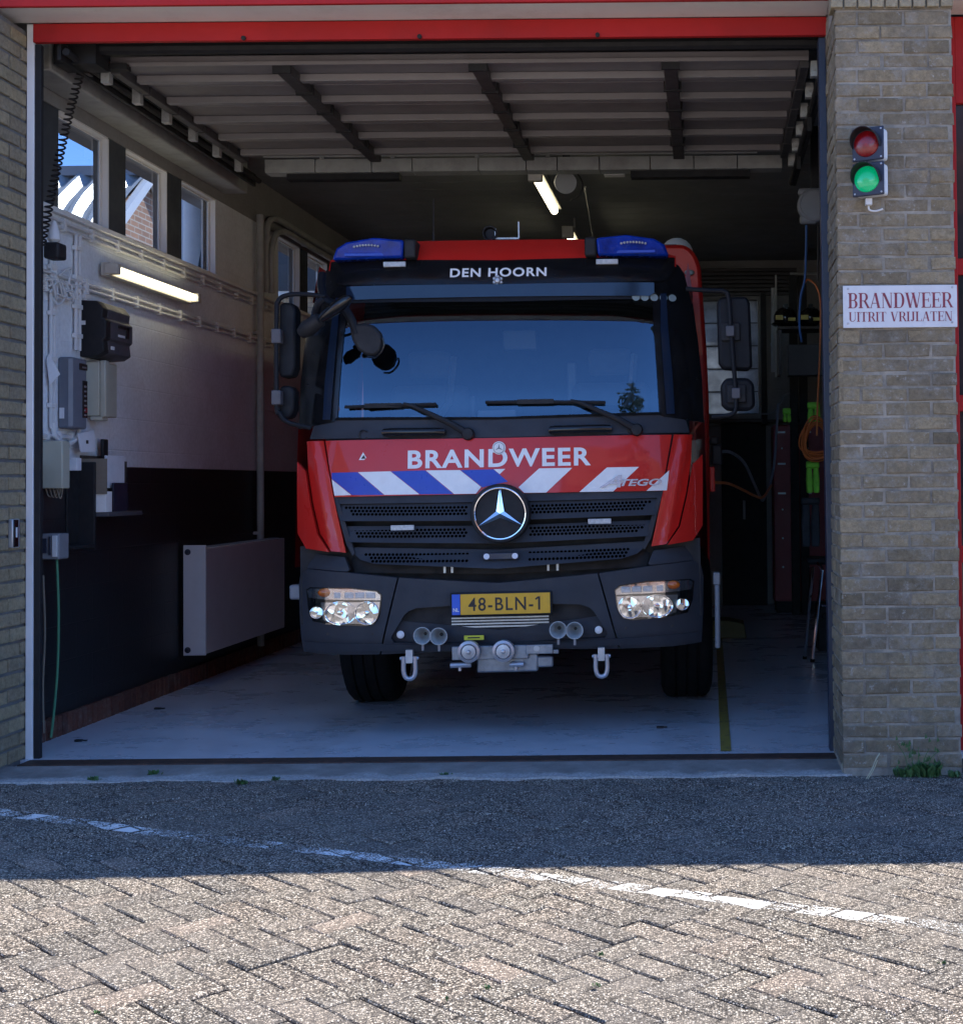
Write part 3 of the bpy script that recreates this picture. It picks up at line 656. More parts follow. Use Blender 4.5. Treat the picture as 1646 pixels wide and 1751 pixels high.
mb.build('spring_shaft', M['matblack'], door)
mb = MB(); mb.box(-3.2, .56, .40, .41, DZ - .02, DZ + .0); mb.build('seal_strip', M['doorrib'], door)
for k, (x, y) in enumerate([(-3.0, -.003), (-2.36, -.003), (-1.46, -.003), (-.85, -.003), (-.53, -.003), (.45, -.003)]):
    pass
mb = MB()
for x in (-2.36, -1.46, -.55): mb.lathe([(.012, 0), (.012, .012), (0, .014)], (x, -.013, 3.665), (0, -1, 0), 8)
mb.build('lintel_stud', M['matblack'], station)

# cable duct across the bay behind the stored door
a0, a1 = atY(452, 268, 2.72), atY(1345, 292, 2.72)
duct = thing('cable_duct', 'pale jointed cable duct hanging across the bay behind the stored door', 'cable duct', ((a0.x + a1.x) / 2, 2.8, 3.60))
x = a0.x; mb = MB(); seams = [0, .36, .76, 1.05, 1.52, 1.86, 2.08, 2.38, 2.74, 3.05, 3.36, 3.68]
for i in range(len(seams) - 1): mb.box(x + seams[i] + .003, x + seams[i + 1] - .003, 2.72, 2.86, 3.60, 3.695)
mb.build('duct_section', M['ductboard'], duct, bevel=.003)
mb = MB(); mb.tube([(x, 2.71, 3.715), (x + 3.5, 2.71, 3.715)], .011, 8)
for q in (.4, .9, 1.5, 2.0): mb.box(x + q, x + q + .03, 2.695, 2.718, 3.69, 3.74)
mb.build('conduit', M['ductboard'], duct)
mb = MB(); mb.box(x + .15, x + .95, 2.75, 2.84, 3.555, 3.598); mb.box(x + 2.6, x + 3.45, 2.75, 2.84, 3.55, 3.598); mb.build('bracket', M['matblack'], duct)

# second bay door on the right
b2 = MB(); b2.box(PX1 + .01, PX1 + .10, .0, .06, 0, 3.75); b2.box(1.278, 4.9, .0, .06, 3.3, 3.75)
for z in (2.42, 1.72, .95, .15): b2.box(1.278, 4.9, .01, .05, z, z + .085)
for x in (2.2, 3.1, 4.0): b2.box(x, x + .08, .012, .048, .15, 3.3)
d2 = b2.build('bay_door', M['redp'], station, bevel=.004); tag(d2, 'closed red framed door of the next bay with dark panes')
g2 = MB(); g2.box(1.278, 4.9, .025, .032, .1, 3.3); g2.build('pane', pm('dark_glazing', (.02, .022, .028), .1, 0, .2, 2), d2)
# ================================================================ FIRE ENGINE
from mathutils.geometry import tessellate_polygon
truck = thing('fire_truck', 'red fire engine parked nose out in the open bay with blue beacons', 'fire engine', (-1.135, .44, 0))
truck.rotation_euler = (0, -0.010, R(2.4))
TMX = Matrix.Translation((-1.135, .44, 0)) @ truck.rotation_euler.to_matrix().to_4x4()
TI = TMX.inverted()
_tab = [(0.0, .06), (.30, .05), (.46, .03), (.55, .0), (.93, .0), (1.0, .03), (1.3, .045), (1.62, .085), (1.73, .11), (1.9, .135), (2.1, .176), (2.25, .22), (2.36, .275), (2.47, .345), (2.58, .39), (2.7, .46), (2.85, .62), (3.1, .95)]
def prof(z):
    if z <= _tab[0][0]: return _tab[0][1]
    if z >= _tab[-1][0]: return _tab[-1][1]
    for i in range(len(_tab) - 1):
        if z <= _tab[i + 1][0]:
            a = _tab[max(i - 1, 0)]; b = _tab[i]; c = _tab[i + 1]; d = _tab[min(i + 2, len(_tab) - 1)]
            h = c[0] - b[0]; t = (z - b[0]) / h
            m0 = (c[1] - a[1]) / (c[0] - a[0]) * h; m1 = (d[1] - b[1]) / (d[0] - b[0]) * h
            return (2 * t ** 3 - 3 * t * t + 1) * b[1] + (t ** 3 - 2 * t * t + t) * m0 + (-2 * t ** 3 + 3 * t * t) * c[1] + (t ** 3 - t * t) * m1
def Yf(x, z):
    q = min(abs(x) / 1.17, 1.05)
    return prof(z) + .07 * q * q + .20 * q ** 7
def T(px, py, off=0.0, yf=None):
    yf = yf or Yf
    o = TI @ CAM; d = TI.to_3x3() @ ray(px, py); y = .1
    for _ in range(40):
        p = o + d * ((y - o.y) / d.y); y = yf(p.x, p.z) - off
    return (p.x, p.z)
def TL(px, py, y):
    o = TI @ CAM; d = TI.to_3x3() @ ray(px, py); return o + d * ((y - o.y) / d.y)
def poly(pxs, off=0.0, yf=None): return [T(a, b, off, yf) for a, b in pxs]
def panel(name, polys, mat, off=0.0, thick=.02, mirror=True, yf=None, parent=None, step=.05, collect=None, only=None):
    yf = yf or Yf; mb = collect or MB()
    sides = (1, -1) if mirror else (1,)
    if mirror and collect is None and only is None and all(abs(x) > 1e-3 for pl in polys for x, z in pl):
        panel(name, polys, mat, off, thick, True, yf, parent, step, None, -1)
        return panel(name, polys, mat, off, thick, True, yf, parent, step, None, 1)
    if only: sides = (only,)
    for sgn in sides:
        for pl in polys:
            bm = bmesh.new(); vs = [bm.verts.new((x * sgn, 0, z)) for x, z in pl]
            for tri in tessellate_polygon([[Vector((x * sgn, z, 0)) for x, z in pl]]):
                try: bm.faces.new([vs[i] for i in tri])
                except ValueError: pass
            x0, x1 = min(v.co.x for v in bm.verts), max(v.co.x for v in bm.verts); z0, z1 = min(v.co.z for v in bm.verts), max(v.co.z for v in bm.verts)
            for ax, lo, hi in ((0, x0, x1), (2, z0, z1)):
                k = math.floor(lo / step) + 1
                while k * step < hi - 1e-5:
                    co = [0, 0, 0]; co[ax] = k * step; no = [0, 0, 0]; no[ax] = 1
                    bmesh.ops.bisect_plane(bm, geom=bm.verts[:] + bm.edges[:] + bm.faces[:], plane_co=co, plane_no=no, dist=1e-6); k += 1
            bm.verts.index_update()
            P = [Vector((v.co.x, yf(v.co.x, v.co.z) - off, v.co.z)) for v in bm.verts]
            B = [p + Vector((0, thick, 0)) for p in P]; n = len(P); fs = []
            for f in bm.faces:
                ids = [v.index for v in f.verts]; nn = (P[ids[1]] - P[ids[0]]).cross(P[ids[2]] - P[ids[0]])
                if nn.y > 0: ids.reverse()
                fs.append(tuple(ids))
                if thick > .004: fs.append(tuple(n + i for i in reversed(ids)))
            if thick > 0:
                for e in bm.edges:
                    if len(e.link_faces) == 1:
                        a, b = e.verts
                        if abs(a.co.x) < 1e-4 and abs(b.co.x) < 1e-4: continue
                        fs.append((a.index, b.index, n + b.index, n + a.index))
            mb.add(P + B, fs); bm.free()
    if collect is not None: return None
    return mb.build(name, mat, parent or truck, local=True, angle=40)
_fc = {}
def text2d(s, bold=0.0, shear=0.0, sp=1.0):
    key = (s, bold, shear, sp)
    if key in _fc: return _fc[key]
    cu = bpy.data.curves.new('txt', 'FONT'); cu.body = s; cu.offset = bold; cu.shear = shear; cu.space_character = sp; cu.resolution_u = 6
    o = bpy.data.objects.new('txt', cu); COL.objects.link(o)
    bpy.context.view_layer.update(); dg = bpy.context.evaluated_depsgraph_get()
    me = bpy.data.meshes.new_from_object(o.evaluated_get(dg))
    vs = [(v.co.x, v.co.y) for v in me.vertices]; fs = [tuple(p.vertices) for p in me.polygons]
    bpy.data.objects.remove(o); bpy.data.curves.remove(cu); bpy.data.meshes.remove(me)
    x0 = min(v[0] for v in vs); x1 = max(v[0] for v in vs); y0 = min(v[1] for v in vs); y1 = max(v[1] for v in vs)
    vs = [((a - x0) / (x1 - x0), (b - y0) / (y1 - y0)) for a, b in vs]
    _fc[key] = (vs, fs); return vs, fs
def put_text(mb, s, x0, x1, z0, z1, yfun, bold=0.0, shear=0.0, sp=1.0):
    vs, fs = text2d(s, bold, shear, sp); P = []
    for a, b in vs:
        x = x0 + (x1 - x0) * a; z = z0 + (z1 - z0) * b; P.append((x, yfun(x, z), z))
    mb.add(P, fs); return mb

# ---- bumper
cb = poly([(682, 988), (770, 993), (857, 997), (857, 1034), (770, 1036), (712, 1040), (697, 1046), (690, 1053), (668, 1091), (673, 1099), (857, 1101), (857, 1112), (760, 1114), (652, 1119)])
cb = [(min(x, 0) if abs(x) > .012 else 0, z) for x, z in cb]
bump = panel('bumper', [cb], M['plastic'], 0, .05)
kb = poly([(679, 988), (649, 1119), (560, 1119), (519, 1114), (513, 1060), (511, 1000), (514, 981), (526, 973), (591, 979), (640, 984)])
panel('bumper_corner', [kb], M['plastic'], 0, .05)
panel('bumper_upper_corner', [poly([(524, 972), (525, 945), (560, 950), (588, 953), (596, 975), (592, 978)])], M['plastic'], -.02, .05)
lip = poly([(522, 1096), (650, 1101), (857, 1103), (857, 1110), (650, 1113), (560, 1114), (524, 1110)]); lip = [(x if abs(x) > .02 else 0, z) for x, z in lip]
panel('bumper_lip', [lip], M['plastic'], .014, .02)
rec = poly([(857, 1030), (712, 1036), (690, 1047), (664, 1093), (670, 1103), (857, 1105)], -.05); rec = [(x if abs(x) > .03 else 0, z) for x, z in rec]
panel('bumper_recess', [rec], M['matblack'], -.055, .02)
# vents and oil-cooler bars inside the recess, under the plate
mb = MB()
c0, c1 = TL(772, 1060, .05), TL(938, 1060, .05)
for i in range(5): mb.box(c0.x, c1.x, .045, .06, c0.z + .02 - i * .016, c0.z + .028 - i * .016)
mb.build('cooler_bars', M['galv'], truck, local=True)
panel('recess_plate', [poly([(668, 1060), (857, 1078), (857, 1100), (668, 1097)], -.03)], M['plastic'], -.04, .012)
mb = MB()
for (px, py) in ((560, 1084), (637, 1084)):
    x, z = T(px, py)
    for s in (-1, 1): mb.lathe([(.007, 0), (.007, .002)], (s * x, Yf(x, z), z), (0, -1, 0), 10)
mb.build('bumper_hole', M['ink'], truck, local=True)
mb = MB(); 
for s in (-1, 1):
    x, z = T(685, 1085, -.03); mb.lathe([(.019, 0), (.021, .006), (.012, .012), (0, .012)], (s * x, Yf(x, z) + .03, z), (0, -1, 0), 18)
mb.build('parking_sensor', M['whitefilm'], truck, local=True)
# ---- license plate
pxa, pza = TL(772, 1052, -.02).x, TL(857, 1050, -.02).z
P0 = TL(857, 1032, -.02); PW, PH = .265, .058
mb = MB(); mb.box(-PW - .008 + P0.x, PW + .008 + P0.x, -.032, -.012, P0.z - PH - .006, P0.z + PH + .006)
plate = mb.build('number_plate', M['matblack'], truck, local=True, bevel=.008)
mb = MB(); mb.box(P0.x - PW + .048, P0.x + PW - .003, -.036, -.033, P0.z - PH + .003, P0.z + PH - .003); mb.build('yellow_field', M['plateyellow'], plate, local=True, bevel=.001)
mb = MB(); mb.box(P0.x - PW + .003, P0.x - PW + .046, -.036, -.033, P0.z - PH + .003, P0.z + PH - .003); mb.build('country_strip', M['plateblue'], plate, local=True, bevel=.001)
mb = MB(); put_text(mb, '48-BLN-', P0.x - .175, P0.x + .172, P0.z - .036, P0.z + .036, lambda x, z: -.0368, .012, 0, 1.16); q_ = P0.x + .198; mb.add([(q_, -.0368, P0.z - .036), (q_ + .011, -.0368, P0.z - .036), (q_ + .011, -.0368, P0.z + .036), (q_ - .001, -.0368, P0.z + .036), (q_ - .016, -.0368, P0.z + .024), (q_ - .012, -.0368, P0.z + .016), (q_, -.0368, P0.z + .025)], [(0, 1, 2, 3, 6), (3, 4, 5, 6)]); mb.build('plate_lettering', M['ink'], plate, local=True)
mb = MB(); put_text(mb, 'NL', P0.x - PW + .009, P0.x - PW + .040, P0.z - .038, P0.z - .018, lambda x, z: -.0368, .02); mb.build('country_lettering', M['white'], plate, local=True)
# ---- headlights
def headlight(s):
    def Q(px, py, off=0.0): x, z = T(px, py, off); return x * s, z
    out = [Q(*p) for p in [(524, 1008), (530, 1004), (600, 1005), (645, 1010), (653, 1017), (650, 1050), (640, 1067), (625, 1070), (560, 1067), (535, 1062), (527, 1040)]]
    h = panel('headlight', [out], M['black'], .003, .006, mirror=False)
    o2 = panel('light_strip', [[Q(*p) for p in [(526, 1010), (531, 1006), (600, 1007), (644, 1012), (651, 1018), (651, 1026), (560, 1025), (529, 1022)]]], M['bezel'], .008, .005, mirror=False, parent=h)
    c3 = panel('light_bezel', [[Q(*p) for p in [(549, 1030), (650, 1029), (648, 1050), (638, 1066), (570, 1067), (553, 1060)]]], M['bezel'], .008, .005, mirror=False, parent=h)
    mb = MB()
    for k in range(4):
        a = 572 + k * 18; mb.box(*sorted((Q(a, 1014)[0], Q(a + 16, 1014)[0])), Yf(*Q(a, 1014)) - .019, Yf(*Q(a, 1014)) - .005, Q(a, 1023)[1], Q(a, 1013)[1])
    mb.build('daylight_lens', M['led'], h, local=True, bevel=.003)
    def bowl(px, py, r, mat, nm, sx=1.0, dep=.05):
        x, z = Q(px, py); y = Yf(x, z) - .0195
        m = MB(); m.lathe([(r * 1.06, -.002), (r * 1.06, .006), (r, .006), (r * .97, .0), (r * .8, -dep * .25), (r * .55, -dep * .42), (r * .3, -dep * .5), (r * .28, -dep * .2), (r * .2, -.0), (0, .003)], (x, y, z), (0, -1, 0), 28, sx)
        # facets in the reflector
        b = m.build(nm, mat, h, local=True, angle=25)
        return b
    bowl(628, 1048, .060, M['reflector'], 'high_beam'); bowl(583, 1048, .060, M['reflector'], 'low_beam', 1.35); bowl(543, 1047, .030, M['reflector'], 'fog_lamp', 1.1, .03)
    x, z = Q(556, 1013); m = MB(); m.ball((x, Yf(x, z) - .012, z), .03, 16, (1.25, .55, .8)); m.build('turn_signal', M['amber'], h, local=True)
    panel('lamp_cover', [out], M['lensglass'], .034, .0, mirror=False, parent=h)
def refl_mat():
    m, N, L = newmat('faceted_reflector')
    o = N.new('ShaderNodeOutputMaterial'); p = N.new('ShaderNodeBsdfPrincipled'); L.new(p.outputs[0], o.inputs[0])
    tc = N.new('ShaderNodeTexCoord'); mp = N.new('ShaderNodeMapping'); mp.inputs['Scale'].default_value = (1, .3, .6); L.new(tc.outputs['Object'], mp.inputs[0])
    v = N.new('ShaderNodeTexVoronoi'); v.inputs['Scale'].default_value = 24; L.new(mp.outputs[0], v.inputs['Vector'])
    p.inputs['Base Color'].default_value = (.62, .64, .67, 1); p.inputs['Metallic'].default_value = 1; p.inputs['Roughness'].default_value = .06
    L.new(bumpn(N, L, v.outputs['Distance'], .6, .012), p.inputs['Normal']); return m
M['reflector'] = refl_mat(); M['badge'] = pm('badge_silver', (.55, .56, .58), .3, .3, .05, 8); M['bezel'] = pm('lamp_bezel', (.42, .43, .46), .12, .9, .1, 10)
for s in (1, -1): headlight(s)
# ---- grille
_gl = T(857, 850)[1]
panel('grille_backing', [[(0, 1.35), (-.93, 1.35), (-.80, .90), (0, .88)]], M['matblack'], -.11, .02)
mb = MB()
for x, z in [(-.30, .955), (-.26, .955), (.26, .955), (.31, .955)]: mb.box(x, x + .012, .05, .06, z - .06, z + .03)
mb.build('radiator_bracket', M['galv'], truck, local=True)
zt = T(857, 843)[1]
def slat(p_left, zt_, zb_, name, proud0, proud1, mid=None):
    yf = lambda x, z: Yf(x, z) - (proud0 + (proud1 - proud0) * max(0, min(1, (zt_ - z) / (zt_ - zb_))))
    pl = [(x if abs(x) > .03 else 0, z) for x, z in p_left]
    return yf, panel(name, [pl], M['plastic'], 0, .03, yf=yf, step=.04)
top = poly([(571, 850), (857, 845), (857, 858), (578, 862)]); slat(top, 1.30, 1.25, 'grille_frame', .0, .004)
y1, g1 = slat(poly([(577, 863), (857, 859), (857, 890), (585, 891)]), T(857, 859)[1], T(857, 890)[1], 'grille_slat', -.015, .02)
y2, g2 = slat(poly([(586, 900), (857, 899), (857, 929), (597, 927)]), T(857, 899)[1], T(857, 929)[1], 'grille_slat', -.015, .02)
y3, g3 = slat(poly([(598, 936), (857, 940), (857, 972), (740, 968), (640, 964), (616, 957), (604, 947)]), T(857, 940)[1], T(857, 972)[1], 'grille_slat', -.015, .02)
side = poly([(571, 850), (578, 851), (600, 925), (607, 946), (603, 950), (592, 930)]); panel('grille_frame', [side], M['plastic'], .004, .03)
def holes(yf, slat_o, xl, z0, cnt_rows=3):
    mb = MB(); n = int(xl * 2 / .0212)
    for r in range(cnt_rows):
        for i in range(n + 1):
            x = -xl + i * .0212 + (.0106 if r % 2 else 0) + (0 if r < 2 else .0)
            xx = abs(x)
            if xx > xl - r * .02 or xx < .168: continue
            z = z0 - r * .0175 - 0.014 * (1 - (x / 1.0) ** 2) + .010
            P = [(x +   .0086 * math.cos(math.pi / 4 * q), 0, z + .0076 * math.sin(math.pi / 4 * q)) for q in range(8)]
            mb.add([(a, yf(a, c) - .0015, c) for a, _, c in P], [tuple(range(8))])
    return mb.build('hole_disc', M['holeshade'], slat_o, local=True, fix=False, smooth=False)  # flat discs on the slat; the dark of each hole is painted
holes(y1, g1, .83, T(857, 865)[1]); holes(y2, g2, .80, T(857, 903)[1]); holes(y3, g3, .72, T(857, 945)[1])
mb = MB()
for (a, b) in ((668, 899), (1005, 888)):
    p = TL(a, b, .012); mb2 = MB(); mb2.box(p.x, p.x + .125, .005, .02, p.z - .026, p.z + .002); mb2.build('strobe_light', M['led'], truck, local=True, bevel=.003)
# emblem
EC = TL(855, 878, -.03)
mb = MB(); mb.lathe([(.160, -.06), (.160, .0), (.154, .012), (.140, .014), (.132, .0), (.0, -.004)], (EC.x, -.03, EC.z), (0, -1, 0), 48)
emb = mb.build('emblem', M['matblack'], truck, local=True, angle=50)
mb = MB(); n = 48
mb.lathe([(.1320, .004), (.1322, .016), (.1345, .019), (.1385, .0195), (.1420, .017), (.1425, .004)], (EC.x, -.03, EC.z), (0, -1, 0), n, 1.0, False)
for k in range(3):
    a = math.pi / 2 + k * 2 * math.pi / 3; d = Vector((math.cos(a), 0, math.sin(a))); q = Vector((-math.sin(a), 0, math.cos(a)))
    C = Vector((EC.x, -.034, EC.z)); tip = C + d * .134 + Vector((0, -.003, 0)); ce = C + Vector((0, -.014, 0))
    a60 = a + math.pi / 3; b60 = a - math.pi / 3
    l = C + Vector((math.cos(a60), 0, math.sin(a60))) * .024; r = C + Vector((math.cos(b60), 0, math.sin(b60))) * .024
    tl = C + d * .134 + q * .0025; tr = C + d * .134 - q * .0025
    mb.add([ce, tip, l, r, tl, tr], [(0, 2, 4, 1), (0, 1, 5, 3), (1, 4, 5), (2, 0, 3), (2, 3, 5, 4)])
mb.build('star', M['chrome'], emb, local=True, smooth=False)
p = TL(856, 951, -.01); mb = MB(); mb.box(p.x - .095, p.x + .095, -.012, .01, p.z - .018, p.z + .018); pl_ = mb.build('sensor_bracket', M['navy'], truck, local=True, bevel=.004)
mb = MB()
for s in (-1, 1): mb.lathe([(.016, 0), (.016, .006), (.0, .009)], (p.x + s * .076, -.012, p.z), (0, -1, 0), 16)
mb.build('sensor', M['paper'], pl_, local=True)
# ---- bonnet
bon = poly([(557, 754), (700, 751), (857, 749), (857, 844), (700, 847), (573, 850)]); bon = [(x if abs(x) > .03 else 0, z) for x, z in bon]
bonnet = panel('bonnet', [bon], M['red'], .012, .03, step=.035)
def wedge(x, z):  # raised crease down the corner post
    return Yf(x, z) - .012 - .018 * max(0, 1 - abs((abs(x) - (1.035 - .13 * (1.62 - z) / .62)) / .045))
panel('corner_panel', [poly([(526, 755), (554, 754), (571, 850), (592, 945), (568, 942), (548, 912), (536, 859), (528, 804)])], M['red'], 0, .05, yf=wedge, step=.02)
panel('wind_deflector', [poly([(512, 790), (526, 806), (534, 860), (546, 913), (566, 943), (527, 937), (513, 912)])], M['red'], .05, .05, step=.03)
# stripes on the bonnet
wl_, bl_ = [], []
yb = lambda yy: yy
def cv(zx, zy): return (490 + zx / 4.332, 730 + zy / 4.332)
def cr(zx, zy): return (840 + zx / 4.115, 730 + zy / 4.115)
def seg(fn, pts): return poly([fn(*q) for q in pts], .014)
wl_ += [seg(cv, [(334, 388), (480, 505), (355, 509)]), seg(cv, [(528, 335), (768, 329), (982, 499), (724, 503)]), seg(cv, [(1030, 322), (1283, 320), (1440, 445), (1400, 495), (1240, 497)])]
bl_ += [seg(cv, [(334, 340), (523, 335), (719, 503), (486, 505), (334, 384)]), seg(cv, [(773, 329), (1025, 322), (1235, 497), (987, 499)]), seg(cv, [(1288, 320), (1530, 314), (1575, 352), (1638, 405), (1540, 425), (1450, 448)])]
wl_ += [seg(cv, [(1532, 313), (1618, 311), (1577, 350)]), seg(cr, [(335, 292), (568, 288), (385, 462), (230, 464), (190, 425)]), seg(cr, [(812, 285), (1038, 281), (855, 454), (618, 458)]), seg(cr, [(1249, 305), (1233, 446), (1090, 450)])]
cm = MB(); panel('w', wl_, None, .0145, .001, mirror=False, collect=cm); cm.build('white_stripe', M['whitefilm'], bonnet, local=True)
cm = MB(); panel('b', bl_, None, .0145, .001, mirror=False, collect=cm); cm.build('blue_stripe', M['bluefilm'], bonnet, local=True)
a, b = T(697, 799, .014), T(1010, 795, .014); zc = T(855, 783, .014)[1]
mb = MB(); put_text(mb, 'BRANDWEER', a[0], b[0], zc - .050, zc + .050, lambda x, z: Yf(x, z) - .0155, .028, 0, 1.14)
mb.build('lettering', M['whitefilm'], bonnet, local=True)
a, b = T(1024, 834, .014), T(1131, 829, .014)
mb = MB(); 
lz = a[1]; lx = a[0]; lw = b[0] - a[0]
put_text(mb, 'A', lx, lx + lw * .36, lz, lz + .068, lambda x, z: Yf(x, z) - .024, .02, .5); put_text(mb, 'TEGO', lx + lw * .33, lx + lw, lz + .006, lz + .044, lambda x, z: Yf(x, z) - .024, .03, .25)
mb.build('badge_lettering', M['badge'], bonnet, local=True)
p = T(621, 780, .014); mb = MB(); mb.add([(p[0] - .024, Yf(*p) - .0155, p[1] - .021), (p[0] + .024, Yf(*p) - .0155, p[1] - .021), (p[0], Yf(*p) - .0155, p[1] + .021)], [(0, 1, 2)])
mb.build('warning_sticker', M['whitefilm'], bonnet, local=True)
mb = MB(); mb.add([(p[0] - .012, Yf(*p) - .0162, p[1] - .014), (p[0] + .014, Yf(*p) - .0162, p[1] - .014), (p[0] + .003, Yf(*p) - .0162, p[1] + .006)], [(0, 1, 2)]); mb.build('sticker_mark', M['ink'], bonnet, local=True)
p = T(853, 766, .014); C = Vector((p[0], Yf(*p) - .0155, p[1]))
mb = MB(); mb.lathe([(.036, -.004), (.036, .004), (.032, .006), (.0, .004)], C, (0, -1, 0), 24); bd = mb.build('bonnet_badge', M['whitefilm'], bonnet, local=True)
mb = MB()
for k in range(3):
    a = math.pi / 2 + k * 2 * math.pi / 3; q = Vector((-math.sin(a), 0, math.cos(a))) * .004; d = Vector((math.cos(a), 0, math.sin(a))) * .024; e = Vector((0, -.0072, 0))
    mb.add([C + e - q, C + e + q, C + e + d], [(0, 1, 2)])
for k in range(24):
    a = 2 * math.pi * k / 24; b = a + .2; f_ = lambda r, t: C + Vector((r * math.cos(t), -.0072, r * math.sin(t)))
    mb.add([f_(.0275, a), f_(.0315, a), f_(.0315, b), f_(.0275, b)], [(0, 1, 2, 3)])
mb.build('badge_star', M['bluegrey'], bd, local=True, smooth=False)
# ---- cowl below the windscreen
cow = poly([(530, 751), (857, 748), (857, 716), (572, 718), (552, 722), (536, 730)]); cow = [(x if abs(x) > .03 else 0, z) for x, z in cow]
cowl = panel('cowl', [cow], M['plastic'], .002, .03)
for s in (-1, 1):
    q = [T(661, 741), T(758, 740)]
    pts = [Vector((s * q[0][0], Yf(*q[0]) - .01, q[0][1])), Vector((s * q[0][0], Yf(*q[0]) - .05, q[0][1] + .003)), Vector((s * (q[0][0] + .03), Yf(*q[0]) - .055, q[0][1] + .004)), Vector((s * (q[1][0] - .03), Yf(*q[1]) - .055, q[1][1] + .004)), Vector((s * q[1][0], Yf(*q[1]) - .05, q[1][1] + .003)), Vector((s * q[1][0], Yf(*q[1]) - .01, q[1][1]))]
    mb = MB(); mb.tube(pts, .021, 10); o = mb.build('grab_handle', M['black'], truck, local=True)
    hp = [(s * (q[0][0] + .01), q[0][1] - .03), (s * (q[1][0] - .01), q[1][1] - .03), (s * (q[1][0] - .01), q[1][1] + .03), (s * (q[0][0] + .01), q[0][1] + .03)]
    panel('handle_recess', [hp], M['matblack'], .004, .002, mirror=False, parent=o)
    hk = T(622, 743); mb = MB(); mb.tube([Vector((s * hk[0] + .024 * math.cos(t), Yf(*hk) - .006, hk[1] + .024 * math.sin(t))) for t in [.6 + 5 * k / 12 for k in range(13)]], .0035, 6); mb.build('cowl_clip', M['ink'], truck, local=True)
# ---- wipers
for pts, piv in ((((590, 696), (655, 694), (745, 691)), ((800, 742), (770, 724), (705, 694), (690, 690))), (((830, 688), (915, 687), (1035, 688)), ((1088, 735), (1055, 716), (990, 688), (975, 685)))):
    mb = MB(); B = []
    for a, b in pts: x, z = T(a, b, .03); B.append(Vector((x, Yf(x, z) - .03, z)))
    mb.tube(vbez(B, 5), .010, 6)
    mid = B[1]; mb.box(mid.x - .10, mid.x + .10, mid.y - .012, mid.y + .008, mid.z - .011, mid.z + .014)
    A = []
    for (a, b), of in zip(piv, (.03, .045, .045, .04)): x, z = T(a, b, of); A.append(Vector((x, Yf(x, z) - of, z)))
    mb.tube(A, [.020, .017, .011, .008], 8)
    mb.lathe([(.034, -.03), (.036, .0), (.028, .022), (0, .026)], A[0], (0, -1, 0), 16)
    mb.build('wiper', M['matblack'], truck, local=True)
# ---- windscreen, pillars, header
wsp = poly([(574, 717), (579, 640), (588, 560), (594, 510), (857, 506), (857, 715)]); wsp = [(x if abs(x) > .03 else 0, z) for x, z in wsp]
ws_ = panel('windscreen', [wsp], M['screen'], .0, .0, step=.03)
wx = [v for v in wsp]
pil = [(-1.14, 1.70), (-1.135, 1.95), (-1.115, 2.2), (-1.085, 2.42), (-1.05, 2.58), (-1.02, 2.63), (-.98, 2.65)] + poly([(598, 462), (597, 512), (590, 560), (582, 640), (577, 719), (571, 722)])
panel('pillar', [pil], M['black'], .006, .05)
panel('pillar_trim', [poly([(553, 718), (557, 650), (566, 570), (575, 510), (584, 510), (578, 570), (571, 650), (566, 718)])], M['visor'], .018, .01)
fr_ = poly([(571, 719), (857, 717), (857, 713), (576, 714)]); panel('screen_seal', [[(x if abs(x) > .03 else 0, z) for x, z in fr_]], M['rubber'], .008, .012)
fr_ = poly([(590, 519), (857, 516), (857, 504), (592, 507)]); panel('screen_seal', [[(x if abs(x) > .03 else 0, z) for x, z in fr_]], M['matblack'], .010, .02)
hd = poly([(565, 470), (567, 449), (600, 447), (857, 446), (857, 488), (590, 489), (574, 486)]); hd = [(x if abs(x) > .03 else 0, z) for x, z in hd]
header = panel('header_panel', [hd], M['black'], .02, .04)
a, b = T(769, 474, .02), T(934, 472, .02); zc = T(851, 465.5, .02)[1]
mb = MB(); put_text(mb, 'DEN HOORN', a[0], b[0], zc - .0275, zc + .0275, lambda x, z: Yf(x, z) - .0215, .026, 0, 1.14); mb.build('lettering', M['whitefilm'], header, local=True)
zv0, zv1 = T(857, 507)[1], T(857, 486)[1]
yv = lambda x, z: prof(zv1) + .06 * (x / 1.1) ** 2 + .10 * abs(x / 1.1) ** 6 - .055 - .25 * (zv1 - z) * .4
vz = poly([(592, 490), (857, 486), (857, 507), (600, 513), (592, 508)], 0, yv); vz = [(x if abs(x) > .03 else 0, z) for x, z in vz]
panel('sun_visor', [vz], M['visor'], 0, .008, yf=yv)
mb = MB()
for s in (-1, 0, 1):
    x = s * .55; mb.box(x - .012, x + .012, yv(x, zv1) + .009, Yf(x, zv1), zv1 - .012, zv1 - .002)
mb.build('visor_bracket', M['matblack'], truck, local=True)
p = T(851, 480, .03); mb = MB()
for k in range(6):
    a = k * math.pi / 3 + .5; mb.lathe([(.011, -.01), (.011, .008), (.006, .012)], (p[0] + .021 * math.cos(a), Yf(*p) - .034, p[1] + .021 * math.sin(a)), (0, -1, 0), 8)
mb.lathe([(.021, -.02), (.021, .01), (.012, .02), (0, .022)], (p[0], Yf(*p) - .034, p[1]), (0, -1, 0), 16); mb.build('camera_unit', M['alu'], truck, local=True)
mb = MB()
for k, px in enumerate((1087, 1102, 1118, 1134, 1149)):
    x, z = T(px, 508 + k * .4, .012); C = Vector((x, Yf(x, z) - .0125, z)); mb.add([C + Vector((.0225 * math.cos(t), Yf(x + .0225 * math.cos(t), z + .0225 * math.sin(t)) - Yf(x, z), .0225 * math.sin(t))) for t in [2 * math.pi * q / 20 for q in range(20)]], [tuple(range(20))])
